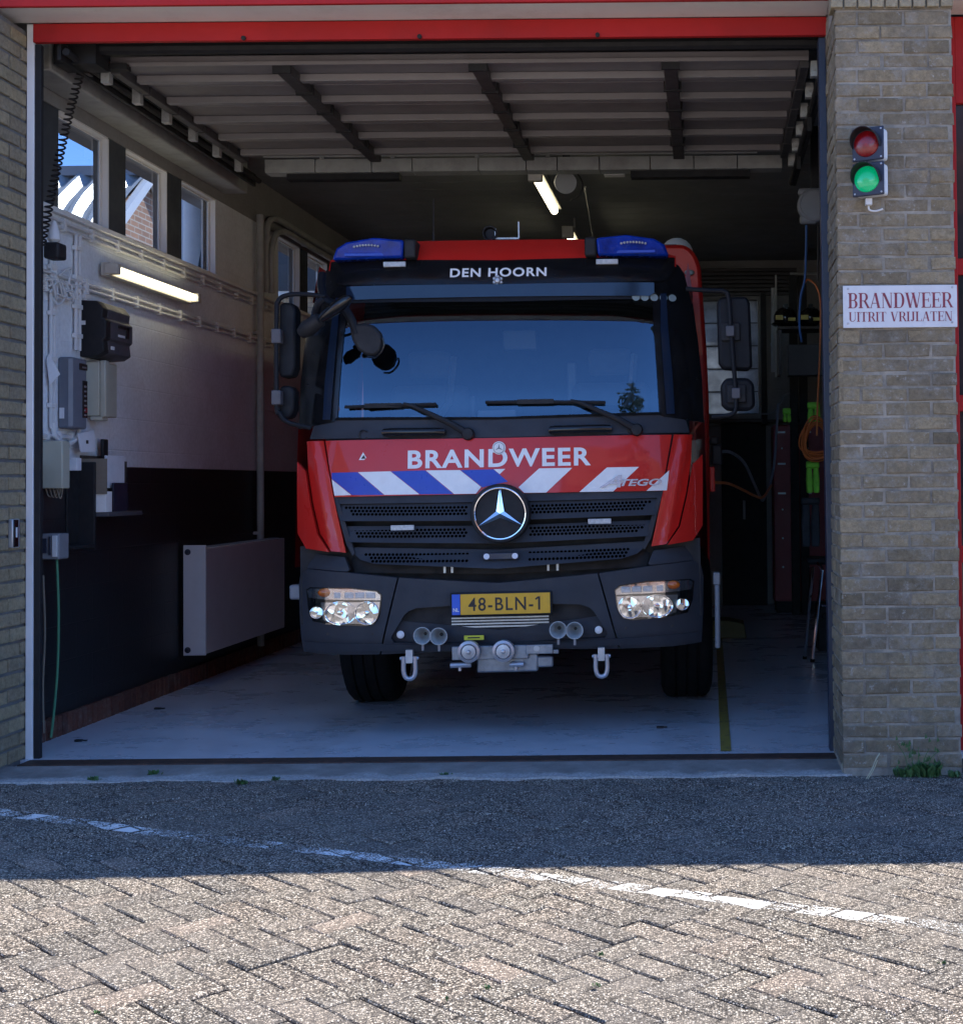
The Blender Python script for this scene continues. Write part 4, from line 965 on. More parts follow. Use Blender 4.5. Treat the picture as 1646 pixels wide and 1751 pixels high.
mb.build('round_sticker', M['dot'], truck, local=True, fix=False)
# ---- roof front, beacons
rf = poly([(563, 464), (566, 446), (585, 440), (690, 437), (694, 414), (770, 412), (857, 411), (857, 447), (600, 448), (577, 452), (570, 464)]); rf = [(x if abs(x) > .04 else 0, z) for x, z in rf]
panel('roof_front', [rf], M['red'], .012, .06)
for s in (-1, 1):
    def Q(px, py, y=.40): q = TL(px, py, y); return Vector((q.x if s < 0 else -q.x, q.y, q.z))
    pts = [Q(566, 444), (Q(690, 442)), Q(692, 412), Q(640, 408), Q(592, 414), Q(574, 424)]
    yy = .36
    C = [Vector((p.x, yy + .30 * max(0, (abs(p.x) - .72)) ** 1.2, p.z)) for p in pts]
    mb = MB(); mb.prism(C, (0, .22, 0)); bc = mb.build('beacon', M['beacon'], truck, local=True, bevel=.014)
    m2 = MB(); a = Q(692, 443); b2_ = Q(712, 409); m2.box(*sorted((a.x, b2_.x)), yy + .005, yy + .22, a.z, b2_.z - .004); m2.build('beacon_base', M['matblack'], bc, local=True, bevel=.012)
    m2 = MB()
    for k in range(9):
        q = Q(607 + k * 5.2, 421 + .12 * (k - 4) ** 2); m2.lathe([(.0075, 0), (.004, .006), (0, .006)], (q.x, yy - .002 + .30 * max(0, abs(q.x) - .72) ** 1.2, q.z), (0, -1, 0), 8)
    m2.build('led_row', M['led'], bc, local=True)
    m2 = MB(); a, b2_ = Q(590, 440), Q(672, 433); m2.box(*sorted((a.x, b2_.x)), yy - .006 + .02, yy + .03, a.z, b2_.z); m2.build('lower_lens', M['bluefilm'], bc, local=True, bevel=.004)
    a, b2_ = T(656, 457, .03), T(694, 448, .03); m2 = MB(); m2.box(*sorted((-s * a[0] if s > 0 else a[0], -s * b2_[0] if s > 0 else b2_[0])), Yf(*a) - .045, Yf(*a), a[1], b2_[1]); m2.build('strobe_light', M['led'], truck, local=True, bevel=.003)
mb = MB(); c = TL(838, 400, .9); mb.lathe([(.042, 0), (.045, .03), (.038, .03), (.03, .0), (0, -.01)], c, (0, -1, 0), 20); mb.build('roof_horn', M['matblack'], truck, local=True)
mb = MB(); a, b = TL(846, 408, .9), TL(887, 408, .9); mb.box(a.x, b.x, .89, .91, a.z - .006, a.z + .004); mb.box(b.x - .004, b.x + .004, .89, .9, a.z, a.z + .10); mb.box(a.x, a.x + .01, .89, .9, a.z, a.z + .06); mb.build('roof_bracket', M['galv'], truck, local=True)
mb = MB(); a = TL(741, 413, .8); mb.tube([a, a + Vector((0.003, .01, .255))], .0035, 6); mb.tube([a, a + Vector((0, 0, .05))], .007, 6); mb.build('aerial', M['ink'], truck, local=True)
# ---- cab shell, crew cab, body
def ring(hw, y0, y1, rad, z, front=None):
    return [(-hw, y0, z), (hw, y0, z), (hw, y1, z), (-hw, y1, z)]
def sides(name, zs, mat, y0f, y1, thick=.03, hwf=None):
    mb = MB()
    for s in (-1, 1):
        vs = []; n = len(zs)
        for z in zs:
            x = s * hwf(z); vs += [(x, y0f(x, z), z), (x, y1, z)]
        mb.add(vs, [(2 * i, 2 * i + 1, 2 * i + 3, 2 * i + 2) for i in range(n - 1)])
    return mb.build(name, mat, truck, local=True)
hw = lambda z: 1.145 if z < 1.7 else 1.145 - .075 * ((z - 1.7) / 1.0) ** 1.5
sides('cab_side', [.93, 1.3, 1.72], M['red'], lambda x, z: Yf(x, z) - .0, 2.0, hwf=hw)
sides('side_window', [1.74, 2.0, 2.2, 2.42], M['black'], lambda x, z: Yf(x, z) + .02, 2.0, hwf=lambda z: hw(z) - .004)
sides('cab_side', [2.44, 2.6, 2.66], M['red'], lambda x, z: Yf(x, z), 2.0, hwf=hw)
mb = MB(); mb.box(-.95, .95, .75, 2.0, 2.62, 2.66); mb.box(-1.1, 1.1, 1.9, 1.95, .6, 2.66); mb.box(-1.1, 1.1, .18, 1.9, .62, 1.05); mb.build('cab_shell', M['matblack'], truck, local=True)
# superstructure with rounded shoulders
mb = MB(); sec = []
for t in range(0, 11):
    a = math.pi / 2 * t / 10; sec.append((1.06 + .15 * math.cos(a), 2.80 + .22 * math.sin(a)))
prof2 = [(1.23, .75), (1.245, 1.9), (1.235, 2.3)] + sec
loop = [(x, z) for x, z in prof2] + [(-x, z) for x, z in reversed(prof2)]
mb.prism([(x, 2.04, z) for x, z in loop], (0, 4.6, 0)); mb.build('body', M['red'], truck, local=True, bevel=.03)
mb = MB(); mb.box(-1.04, 1.04, 2.1, 6.5, 3.022, 3.03); mb.build('bounce_cover', M['grey'], truck, local=True)  # unseen grey sheet added to keep red bounce off the ceiling
mb = MB(); c = TL(1158, 424, 2.1); mb.ball((c.x, 2.36, c.z), .118, 20, (1, .8, 1)); mb.build('roof_dome', M['white'], truck, local=True)
q = TL(1178, 466, 2.02); mb = MB(); mb.ball((q.x, 2.02, q.z), .035, 12, (1, .6, .6)); mb.build('side_lamp', M['dot'], truck, local=True)
# chassis and wheels
mb = MB(); mb.box(-.42, -.34, .2, 6.3, .55, .8); mb.box(.34, .42, .2, 6.3, .55, .8); mb.box(-.9, .9, 1.28, 1.38, .44, .54); mb.box(-.55, .55, .35, 1.1, .5, .9); mb.build('chassis', M['matblack'], truck, local=True)
for yw in (1.40, 4.6):
    for s in (-1, 1):
        dz = .010 * s * 1.0
        mb = MB(); R_, w_ = .475, .145
        mb.lathe([(.27, -w_), (.40, -w_ - .015), (.445, -w_), (R_ - .008, -w_ + .02), (R_, -w_ + .045), (R_, -.075), (R_ - .012, -.07), (R_ - .012, -.062), (R_, -.057), (R_, -.008), (R_ - .012, -.004), (R_ - .012, .004), (R_, .008), (R_, .057), (R_ - .012, .062), (R_ - .012, .07), (R_, .075), (R_, w_ - .045), (R_ - .008, w_ - .02), (.445, w_), (.40, w_ + .015), (.27, w_)], (s * .98 + .055, yw, R_ - dz), (1, 0, 0), 40)
        wh = mb.build('wheel', M['rubber'], truck, local=True)
        mb = MB(); mb.lathe([(.275, -.05), (.275, .10), (.22, .09), (.13, .05), (.11, .10), (0, .11)], (s * .98 + .055, yw, R_ - dz), (s, 0, 0), 24); mb.build('rim', M['steel'], wh, local=True)
# ---- cab interior
mb = MB(); mb.box(-1.0, 1.0, .36, .62, 1.25, 1.66); mb.box(-.95, .95, .40, .56, 1.66, 1.70); mb.box(.18, .80, .58, .72, 1.45, 1.74); mb.box(-.22, .12, .56, .72, 1.3, 1.72)
dash = mb.build('dashboard', M['darkgrey'], truck, local=True, bevel=.03)
mb = MB(); mb.box(-.16, .06, .50, .52, 1.72, 1.80); mb.box(-.55, -.40, .52, .54, 1.71, 1.78); mb.build('display', M['bluegrey'], dash, local=True, bevel=.006)
mb = MB(); C = Vector((.56, .80, 1.72)); ax = Vector((0, -.5, .86)); e1 = Vector((1, 0, 0)); e2 = ax.cross(e1)
mb.tube([C + (e1 * math.cos(t) + e2 * math.sin(t)) * .225 for t in [2 * math.pi * k / 32 for k in range(33)]], .016, 8, cap=False); mb.tube([C - e1 * .22, C, C + e1 * .22], .018, 6); mb.tube([C, C - e2 * .22], .018, 6); mb.lathe([(.07, -.03), (.07, .02), (0, .03)], C, ax, 16)
mb.build('steering_wheel', M['rubber'], truck, local=True)
for x in (-.58, .58):
    mb = MB(); mb.box(x - .26, x + .26, 1.0, 1.5, 1.25, 1.40); mb.box(x - .25, x + .25, 1.40, 1.54, 1.38, 2.02)
    st = mb.build('seat', M['seat'], truck, local=True, bevel=.05)
    mb = MB(); mb.box(x - .14, x + .14, 1.40, 1.50, 2.06, 2.24); mb.build('headrest', M['seat'], st, local=True, bevel=.04)
    mb = MB(); mb.tube([(x + .16, 1.42, 2.2), (x + .13, 1.38, 1.9), (x - .18, 1.36, 1.45)], .022, 4); mb.build('seat_belt', M['alu'], st, local=True)
mb = MB(); mb.box(-.12, .10, 1.55, 1.6, 2.25, 2.38); mb.box(.30, .36, 1.5, 1.52, 1.9, 2.16); mb.box(-.34, -.30, 1.5, 1.52, 1.8, 1.95); mb.build('cab_equipment', M['bluegrey'], truck, local=True, bevel=.01)
# ---- mirrors
def mirror_house(pxs, y0, th, name='mirror'):
    mb = MB(); mb.prism([TL(a, b, y0) for a, b in pxs], (0, th, 0)); return mb.build(name, M['mirror'], truck, local=True, bevel=.02)
m1 = mirror_house([(1226, 514), (1233, 507), (1276, 507), (1282, 518), (1286, 626), (1281, 633), (1237, 631), (1229, 620)], .13, .11)
m2_ = mirror_house([(1232, 657), (1241, 646), (1279, 646), (1289, 656), (1291, 694), (1283, 702), (1243, 702), (1234, 692)], .13, .10)
mb = MB(); mb.tube(vbez([TL(a, b, .09) for a, b in [(1172, 494), (1215, 497), (1236, 498), (1245, 509), (1249, 560), (1255, 640), (1258, 690), (1251, 708), (1216, 713)]], 6), .013, 10); mb.build('mirror_arm', M['mirror'], truck, local=True)
for (cx, cy, pr) in ((1248, 567, m1), (1258, 673, m2_)):
    c = TL(cx, cy, .10); mb = MB(); mb.box(c.x - .05, c.x + .055, .105, .14, c.z - .05, c.z + .05); mb.build('mirror_recess', M['matblack'], pr, local=True, bevel=.006)
    mb = MB(); mb.box(c.x - .025, c.x + .022, .065, .104, c.z - .03, c.z + .03); mb.build('mirror_clamp', M['darkgrey'], pr, local=True, bevel=.006)
m3 = mirror_house([(477, 522), (483, 517), (500, 518), (505, 530), (504, 628), (499, 643), (480, 646), (476, 636)], .13, .13)
m4 = mirror_house([(477, 664), (483, 659), (497, 660), (503, 668), (502, 700), (496, 714), (482, 716), (477, 708)], .13, .12)
mb = MB(); mb.tube(vbez([TL(a, b, .09) for a, b in [(556, 507), (520, 503), (490, 505), (476, 515), (473, 540), (473, 690), (478, 706), (492, 722), (532, 732)]], 6), .013, 10); mb.build('mirror_arm', M['mirror'], truck, local=True)
for (cx, cy, pr) in ((472, 575, m3), (472, 680, m4)):
    c = TL(cx, cy, .09); mb = MB(); mb.box(c.x - .022, c.x + .03, .07, .13, c.z - .04, c.z + .04); mb.build('mirror_clamp', M['darkgrey'], pr, local=True, bevel=.006)
# kerb and front mirrors on the passenger's side
a, b = TL(546, 548, -.04), TL(601, 507, -.10)
mb = MB(); ax = (b - a); L_ = ax.length; mb.lathe([(0, 0), (.018, .01), (.030, L_ * .25), (.036, L_ * .55), (.030, L_ * .85), (.014, L_ * .98), (0, L_)], a, ax, 16); mb.build('kerb_mirror', M['black'], truck, local=True)
a, b = TL(512, 572, .05), TL(556, 540, .0); ax = b - a; L_ = ax.length
mb = MB(); mb.lathe([(0, 0), (.03, .01), (.048, L_ * .3), (.04, L_ * .8), (0, L_)], a, ax, 16); mb.build('kerb_mirror', M['matblack'], truck, local=True)
mb = MB(); mb.tube(vbez([TL(x, y, yy) for x, y, yy in [(551, 470, .25), (550, 495, .15), (560, 515, .1), (585, 525, .07), (600, 545, .06), (610, 572, .06)]], 6), .024, 10); mb.tube(vbez([TL(x, y, yy) for x, y, yy in [(553, 512, .0), (545, 520, .0), (540, 540, .04)]], 5), .02, 8); mb.build('mirror_arm', M['mirror'], truck, local=True)
mb = MB(); mb.prism([TL(x, y, .04) for x, y in [(597, 562), (604, 554), (622, 552), (638, 556), (650, 568), (655, 584), (651, 600), (640, 609), (626, 608), (611, 598), (602, 582)]], (0, .06, 0)); fm = mb.build('front_mirror', M['matblack'], truck, local=True, bevel=.03)
mb = MB(); mb.tube(vbez([TL(x, y, .036) for x, y in [(654, 578), (656, 590), (650, 603), (640, 611), (628, 610)]], 5), .006, 6); mb.build('mirror_rim', M['black'], fm, local=True)
# ---- air horns, winch coupling, shackles
for (px, py) in ((722, 1087), (750, 1088), (954, 1077), (982, 1078)):
    c = TL(px, py, -.05); mb = MB()
    mb.lathe([(.012, -.22), (.016, -.14), (.024, -.07), (.036, -.02), (.046, .004), (.047, .008), (.043, .008), (.033, -.02), (.02, -.07), (0, -.12)], c, (0, -1, 0), 24)
    h = mb.build('air_horn', M['horn'], truck, local=True)
    m2 = MB(); m2.lathe([(.008, 0), (.008, .035)], c + Vector((0, .01, -.045)), (0, 0, -1), 8); m2.build('horn_bracket', M['steel'], h, local=True)
C1, C2 = TL(801, 1115, -.09), TL(860, 1114, -.09)
mb = MB(); a, b = TL(772, 1106, -.03), TL(903, 1126, -.03); mb.box(a.x, b.x, -.03, .0, b.z, a.z)
a, b = TL(898, 1103, -.035), TL(945, 1118, -.035); mb.box(a.x, b.x, -.032, -.02, b.z, a.z); a, b = TL(945, 1111, -.035), TL(955, 1118, -.035); mb.box(a.x, b.x, -.032, -.02, b.z, a.z)
win = mb.build('coupling_bar', M['steel'], truck, local=True, bevel=.004)
for c in (C1, C2):
    mb = MB(); mb.lathe([(.050, -.06), (.058, -.05), (.060, -.02), (.058, .0), (.044, .004), (.040, -.004), (.036, .004), (.012, .006), (.010, .02), (0, .024)], c, (0, -1, 0), 28); k = mb.build('coupling_cap', M['alu'], win, local=True, angle=25)
mb = MB(); a, b = TL(776, 1120, -.02), TL(945, 1148, -.02)
mb.box(a.x + .12, b.x - .08, -.01, .06, b.z, a.z); mb.box(b.x - .17, b.x, .0, .05, b.z + .02, a.z - .02); mb.box(a.x + .30, a.x + .34, -.03, -.01, b.z + .03, b.z + .06)
mb.build('winch_housing', M['steel'], win, local=True, bevel=.012)
mb = MB()
for px, py, ln_ in ((770, 1138, .11), (871, 1137, .075)):
    c = TL(px, py, -.04); mb.tube([c, c + Vector((ln_, 0, .002))], .014, 10); mb.tube([c + Vector((ln_ * .45, 0, 0)), c + Vector((ln_ * .45, 0, -.03))], .009, 8)
c = TL(903, 1108, -.05); mb.lathe([(.016, 0), (.016, .003)], TL(917, 1109, -.034), (0, -1, 0), 12)
mb.build('hose_nipple', M['alu'], win, local=True)
mb = MB(); c = TL(792, 1092, -.03); mb.box(c.x, c.x + .105, .0, .012, c.z - .012, c.z + .012); mb.build('warning_label', pm('yellow_label', (.55, .55, .03), .5), truck, local=True)
mb = MB(); mb.box(c.x + .02, c.x + .085, -.001, .0, c.z - .003, c.z + .004); mb.build('label_text', M['ink'], truck, local=True)
for (px, py) in ((700, 1140), (1028, 1136)):
    c = TL(px, py, -.02); mb = MB(); w = .031
    mb.tube(vbez([c + Vector((-w, 0, .055)), c + Vector((-w, 0, .02)), c + Vector((-w, 0, -.025)), c + Vector((-w * .7, 0, -.055)), c + Vector((0, 0, -.065)), c + Vector((w * .7, 0, -.055)), c + Vector((w, 0, -.025)), c + Vector((w, 0, .02)), c + Vector((w, 0, .055))], 4), .0125, 10)
    mb.tube([c + Vector((-.05, 0, .045)), c + Vector((.05, 0, .045))], .009, 8); mb.box(c.x - .018, c.x + .018, -.03, .02, c.z + .02, c.z + .09)
    mb.build('tow_shackle', M['alu'], truck, local=True)
# side marker stalks
for pts in ([(1222, 985), (1228, 1108)], [(502, 1000), (506, 1025)]):
    a, b = TL(*pts[0], .30), TL(*pts[1], .30); mb = MB()
    if pts[0][0] > 1000: mb.box(a.x - .012, a.x + .028, .29, .36, a.z - .05, a.z + .02); mb.tube([a + Vector((.01, 0, -.05)), b + Vector((-.005, 0, 0))], .016, 8)
    else: mb.box(a.x - .02, a.x + .06, .28, .36, b.z, a.z)
    mb.build('side_marker', M['grey'], truck, local=True, bevel=.012)
# sockets on the right flank for charging lead and air line
q = TL(1222, 775, .75); mb = MB(); mb.box(q.x - .02, q.x + .04, .70, .82, q.z - .07, q.z + .05); mb.box(q.x - .03, q.x + .02, .72, .80, q.z + .05, q.z + .10); mb.build('charging_socket', M['matblack'], truck, local=True, bevel=.012)
q2 = TL(1218, 815, .75); mb = MB(); mb.box(q2.x - .02, q2.x + .012, .72, .80, q2.z - .09, q2.z + .06); mb.build('air_socket', M['red'], truck, local=True, bevel=.006)
SOCK1 = TMX @ TL(1230, 772, .75); SOCK2 = TMX @ TL(1222, 825, .75)
# ================================================================ things on the left wall
WX = IX
def wall_pt(px, py, out=0.0): return atX(px, py, WX + out)
def cable(name, pts, r, mat, label, cat, group=None, n=8, smooth_n=6):
    m = MB(); m.tube(vbez(pts, smooth_n) if smooth_n else pts, r, n); o = m.build(name, mat); return tag(o, label, cat, group)

# lit fluorescent tubes
def lamp(p0, p1, r, label, hang=None):
    p0, p1 = Vector(p0), Vector(p1); c = (p0 + p1) / 2; d = (p1 - p0).normalized()
    t = thing('tube_light', label, 'tube light', c, 'lit fluorescent tube lights in the vehicle bay')
    m = MB(); m.lathe([(0, -.02), (r * .7, -.018), (r, 0), (r, (p1 - p0).length), (r * .7, (p1 - p0).length + .018), (0, (p1 - p0).length + .02)], p0, d, 16); m.build('tube', M['tube'], t)
    m = MB()
    if hang == 'wall': m.box(p0.x - .075, p0.x - .022, p0.y - .05, p1.y + .05, p0.z - .04, p0.z + .04); m.box(p0.x - .05, p0.x + .03, p0.y - .06, p0.y - .005, p0.z - .032, p0.z + .032); m.box(p0.x - .05, p0.x + .03, p1.y + .005, p1.y + .06, p0.z - .032, p0.z + .032)
    else: m.box(p0.x - .055, p0.x + .055, p0.y - .05, p1.y + .05, p0.z + .02, p0.z + .07); m.box(p0.x - .05, p0.x + .05, p0.y - .08, p0.y - .01, p0.z - .04, p0.z + .06); m.tube([(c.x, c.y, p0.z + .06), (c.x, c.y, 3.86)], .012, 6)
    m.build('casing', M['tubecase'], t, bevel=.006); return t
a, b = wall_pt(200, 457, .10), wall_pt(332, 512, .10)
lamp((WX + .10, a.y, 2.675), (WX + .10, b.y, 2.675), .021, 'lit yellow white tube light fixed to the side wall under the windows', 'wall')
lamp((-1.235, 2.93, 3.595), (-1.24, 4.15, 3.595), .030, 'nearer lit tube light hanging from the ceiling above the fire engine')
lamp((-1.235, 5.22, 3.595), (-1.24, 6.40, 3.595), .030, 'farther small lit tube light just above the fire engine roof')

# paired conduits with clips
def run(name, pts, n, gap, r, label, vertical=False, clips=7):
    root = thing('conduit_run', label, 'conduit', pts[0], 'white surface conduits on the side wall')
    pts = [Vector(p) for p in pts]
    for k in range(n):
        off = Vector((0, gap * k, 0)) if vertical else Vector((0, 0, gap * k))
        m = MB(); m.tube([p + off for p in pts], r, 8); m.build('conduit', M['conduit'], root)
    m = MB()
    for k in range(clips):
        t = (k + .5) / clips; p = pts[0].lerp(pts[-1], t)
        if vertical: m.box(p.x - r * 1.4, p.x + r * 1.1, p.y - r * 1.6, p.y + gap * (n - 1) + r * 1.6, p.z - .012, p.z + .012)
        else: m.box(p.x - r * 1.4, p.x + r * 1.1, p.y - .012, p.y + .012, p.z - r * 1.6, p.z + gap * (n - 1) + r * 2.2)
    m.build('clip', M['white'], root); return root
run('u', [(WX + .02, .16, 2.83), (WX + .02, 4.4, 2.83)], 2, .035, .010, 'pair of white conduits running just under the window ledge', clips=12)
run('l', [(WX + .02, .42, 2.525), (WX + .02, 4.35, 2.525)], 2, .033, .011, 'pair of white conduits running below the wall tube light', clips=11)
run('v', [(WX + .02, .84, 2.16), (WX + .02, .84, 2.83)], 2, .045, .011, 'pair of upright conduits above the slim grey control case', True, 4)
run('v2', [(WX + .02, .545, 1.70), (WX + .02, .545, 2.72)], 2, .035, .010, 'pair of upright conduits left of the slim grey control case', True, 4)
run('v3', [(WX + .02, .95, 2.25), (WX + .02, .95, 2.56)], 2, .03, .013, 'short upright conduits beside the black charger case', True, 2)
run('h4', [(WX + .02, .42, 2.46), (WX + .02, .90, 2.46)], 3, .03, .008, 'short cluster of level conduits near the door edge', False, 4)
run('b5', [(WX + .02, .42, 1.66), (WX + .02, .86, 1.66)], 1, .03, .012, 'short level conduit under the slim grey control case', False, 3)
m = MB(); m.tube(vbez([(WX + .025, .555, 1.73), (WX + .03, .57, 1.66), (WX + .04, .66, 1.62), (WX + .04, .78, 1.64), (WX + .03, .86, 1.70)], 6), .013, 8)
o = m.build('looped_cable', M['white']); tag(o, 'white cable looping under the slim grey control case', 'cable')
m = MB()
for k in range(9):
    y0 = .46 + rnd.uniform(0, .3); z0 = 2.46 + rnd.uniform(-.05, .1)
    m.tube(vbez([(WX + .03, y0, z0), (WX + .05, y0 + rnd.uniform(-.05, .1), z0 + rnd.uniform(-.06, .08)), (WX + .04, y0 + rnd.uniform(0, .14), z0 + rnd.uniform(-.08, .08)), (WX + .03, y0 + .1, 2.52)], 5), .006, 6)
o = m.build('cable_tangle', M['conduit']); tag(o, 'tangle of thin white cables near the door edge', 'cable tangle')

# black charger with ribbed grey cover
root = thing('battery_charger', 'bulky black wall charger case with a ribbed dark grey front', 'charger', (WX, 1.1, 2.13))
prof_ = [(0, 2.46), (.10, 2.455), (.135, 2.41), (.128, 2.36), (.150, 2.345), (.150, 2.24), (.132, 2.225), (.14, 2.16), (.10, 2.135), (0, 2.13)]
m = MB(); m.prism([(WX + x + .001, .93, z) for x, z in prof_], (0, .07, 0)); m.build('end_cap', M['matblack'], root, bevel=.006)
m = MB(); m.prism([(WX + .98 * x + .001, 1.001, z) for x, z in prof_], (0, .31, 0)); cv_ = m.build('front_cover', M['darkgrey'], root, bevel=.006)
m = MB(); m.box(WX + .149, WX + .158, 1.10, 1.24, 2.315, 2.33); m.box(WX + .149, WX + .158, 1.21, 1.24, 2.262, 2.33); m.build('handle', M['ink'], cv_)
m = MB(); m.box(WX + .149, WX + .152, 1.10, 1.19, 2.262, 2.276); m.box(WX + .137, WX + .142, 1.03, 1.07, 2.18, 2.20); m.build('name_label', M['white'], cv_)
# slim grey control case
root = thing('control_case', 'slim tall blue grey control case with a dark button strip', 'control case', (WX, .8, 1.70))
sec = [(WX + .001, .66), (WX + .062, .66), (WX + .080, .675), (WX + .085, .70), (WX + .085, .84), (WX + .001, .84)]
m = MB(); m.prism([(x, y, 1.705) for x, y in sec], (0, 0, .40)); m.build('case', M['bluegrey'], root, bevel=.012)
m = MB(); m.box(WX + .083, WX + .089, .74, .835, 2.04, 2.075); m.box(WX + .083, WX + .089, .78, .835, 1.77, 1.98); m.build('button_strip', M['ink'], root)
m = MB()
for k in range(7): m.box(WX + .088, WX + .094, .795, .815, 1.78 + k * .027, 1.79 + k * .027)
m.box(WX + .088, WX + .091, .77, .82, 2.05, 2.06); m.build('button', M['alu'], root)
m = MB(); m.box(WX + .088, WX + .094, .80, .825, 1.80, 1.825); m.build('red_button', M['bookred'], root)
m = MB(); m.box(WX + .015, WX + .04, .652, .658, 1.76, 1.82); m.build('sticker', M['paper'], root)
# beige cable box to its right
root = thing('beige_junction_box', 'pale beige box mounted right of the slim grey control case', 'junction box', (WX, 1.2, 1.76))
m = MB(); m.box(WX + .001, WX + .085, 1.0, 1.24, 1.79, 2.11); m.build('box_body', M['beige'], root, bevel=.008)
m = MB(); m.box(WX + .087, WX + .12, .998, 1.05, 1.785, 2.115); m.build('box_lid', M['beige'], root, bevel=.006)
m = MB(); m.box(WX + .03, WX + .10, 1.0, 1.08, 1.765, 1.788); m.build('cable_gland', M['beige'], root, bevel=.005)
# beige meter box lower left, socket box, papers, rack with folders
q0, q1 = wall_pt(71, 760, .12), wall_pt(107, 828, .12)
root = thing('beige_meter_box', 'beige box hanging low at the door edge with cables below', 'meter box', (WX, .5, q1.z))
m = MB(); m.box(WX + .001, WX + .118, .47, .56, 1.37, 1.63); m.build('box_body', M['beige'], root, bevel=.006)
m = MB()
for k in range(4): m.tube(vbez([(WX + .02 + k * .02, .49, 1.37), (WX + .03 + k * .02, .50, 1.33 - k * .004), (WX + .05 + k * .015, .51, 1.33), (WX + .07 + k * .01, .51, 1.37)], 5), .004, 5)
m.build('cable', M['card'], root)
root = thing('socket_box', 'grey switch socket box above the green cable at the door edge', 'socket box', (WX, .5, .995))
m = MB(); m.box(WX + .001, WX + .105, .46, .58, .985, 1.125); m.build('box_body', M['grey'], root, bevel=.008)
m = MB(); m.box(WX + .012, WX + .042, .452, .46, 1.02, 1.10); m.box(WX + .052, WX + .063, .452, .46, 1.01, 1.11); m.build('switch', M['navy'], root, bevel=.003)
m = MB(); m.box(WX + .070, WX + .098, .453, .46, 1.0, 1.115); m.build('cover_plate', M['white'], root, bevel=.002)
cable('green_cable', [(WX + .075, .5, .99), (WX + .085, .5, .7), (WX + .08, .5, .4), (WX + .06, .5, .15), (WX + .05, .49, .02)], .007, M['green'], 'green cable hanging from the socket box to the floor', 'cable')
cable('beige_cable', [(WX + .02, .46, .90), (WX + .03, .46, .6), (WX + .02, .46, .3), (WX + .03, .45, .05)], .006, M['card'], 'thin beige cord hanging down left of the green cable', 'cord')
root = thing('folder_rack', 'wooden wall rack holding leaflets and brochures', 'rack', (WX, 1.05, 1.19))
m = MB(); m.box(WX + .001, WX + .17, .93, 1.40, 1.205, 1.23); m.build('shelf', M['darkgrey'], root, bevel=.004)
m = MB(); m.box(WX + .001, WX + .012, .93, 1.36, 1.231, 1.56); m.build('back_board', M['wood'], root, bevel=.003)
m = MB(); m.box(WX + .013, WX + .10, 1.29, 1.345, 1.231, 1.53); m.build('end_board', M['wood'], root, bevel=.003)
m = MB(); m.box(WX + .013, WX + .16, .925, .932, 1.335, 1.54); o = m.build('cardboard_sheet', M['card']); tag(o, 'brown cardboard sheet standing at the front of the leaflet rack', 'cardboard')
bk = [(.016, .032, 'bookred', 'red binder at the left end of the leaflet rack'), (.036, .046, 'whitefilm', 'thin white binder between the red and blue ones'), (.05, .064, 'bookblue', 'blue binder in the middle of the leaflet rack'), (.069, .08, 'paper', 'thin pale binder next to the blue one in the rack'), (.086, .15, 'whitefilm', 'thick white binder at the right of the blue one')]
for x0, x1, mt, lb in bk:
    m = MB(); m.box(WX + x0, WX + x1, .936, 1.02, 1.231, 1.35); o = m.build('binder', M[mt], bevel=.002); tag(o, lb, 'binder', 'binders in the leaflet rack')
m = MB(); m.box(WX + .10, WX + .112, 1.03, 1.28, 1.37, 1.56); o = m.build('brochure', M['paper'], bevel=.002); tag(o, 'white paper brochure standing in the leaflet rack', 'brochure', 'brochures in the leaflet rack')
m = MB(); m.box(WX + .13, WX + .14, 1.06, 1.26, 1.231, 1.40); o = m.build('brochure', M['navy'], bevel=.002); tag(o, 'dark blue brochure in front of the white one', 'brochure', 'brochures in the leaflet rack')
root = thing('paper_notice', 'white notice paper with a small dark mark above the leaflet rack', 'paper notice', (WX, 1.0, 1.56))
c = [wall_pt(132, 742, .06), wall_pt(160, 735, .06), wall_pt(163, 772, .06), wall_pt(138, 774, .06)]
m = MB(); m.prism([(p.x, p.y, p.z) for p in c], (.003, 0, 0)); m.build('sheet', M['paper'], root)
ce = sum(c, Vector()) / 4; m = MB(); m.box(ce.x + .0035, ce.x + .005, ce.y - .014, ce.y + .014, ce.z - .01, ce.z + .01); m.build('printed_mark', M['ink'], root)
m = MB(); m.box(WX + .03, WX + .05, 1.13, 1.2, 1.55, 1.66); o = m.build('black_holder', M['matblack'], bevel=.006); tag(o, 'small black holder behind the white notice paper', 'holder')
c = [atY(80, 615, .50), atY(84, 604, .50), atY(103, 640, .52), atY(85, 659, .52)]
m = MB(); m.prism(c, (0, .003, 0)); o = m.build('paper_tag', M['paper']); tag(o, 'tilted bluish paper hanging left of the slim grey control case', 'paper')
m = MB(); m.box(WX + .001, WX + .10, .90, .925, 1.02, 1.52); m.box(WX + .001, WX + .105, .64, .90, 1.03, 1.05); m.box(WX + .001, WX + .01, .76, .90, 1.05, 1.50); o = m.build('dark_wall_box', M['matblack'], bevel=.004); tag(o, 'dark open wall box left of the leaflet rack', 'wall box')
m = MB(); m.box(WX + .02, WX + .09, .70, .76, 1.47, 1.54); o = m.build('white_card', M['paper'], bevel=.002); tag(o, 'small white card right of the beige meter box', 'card')
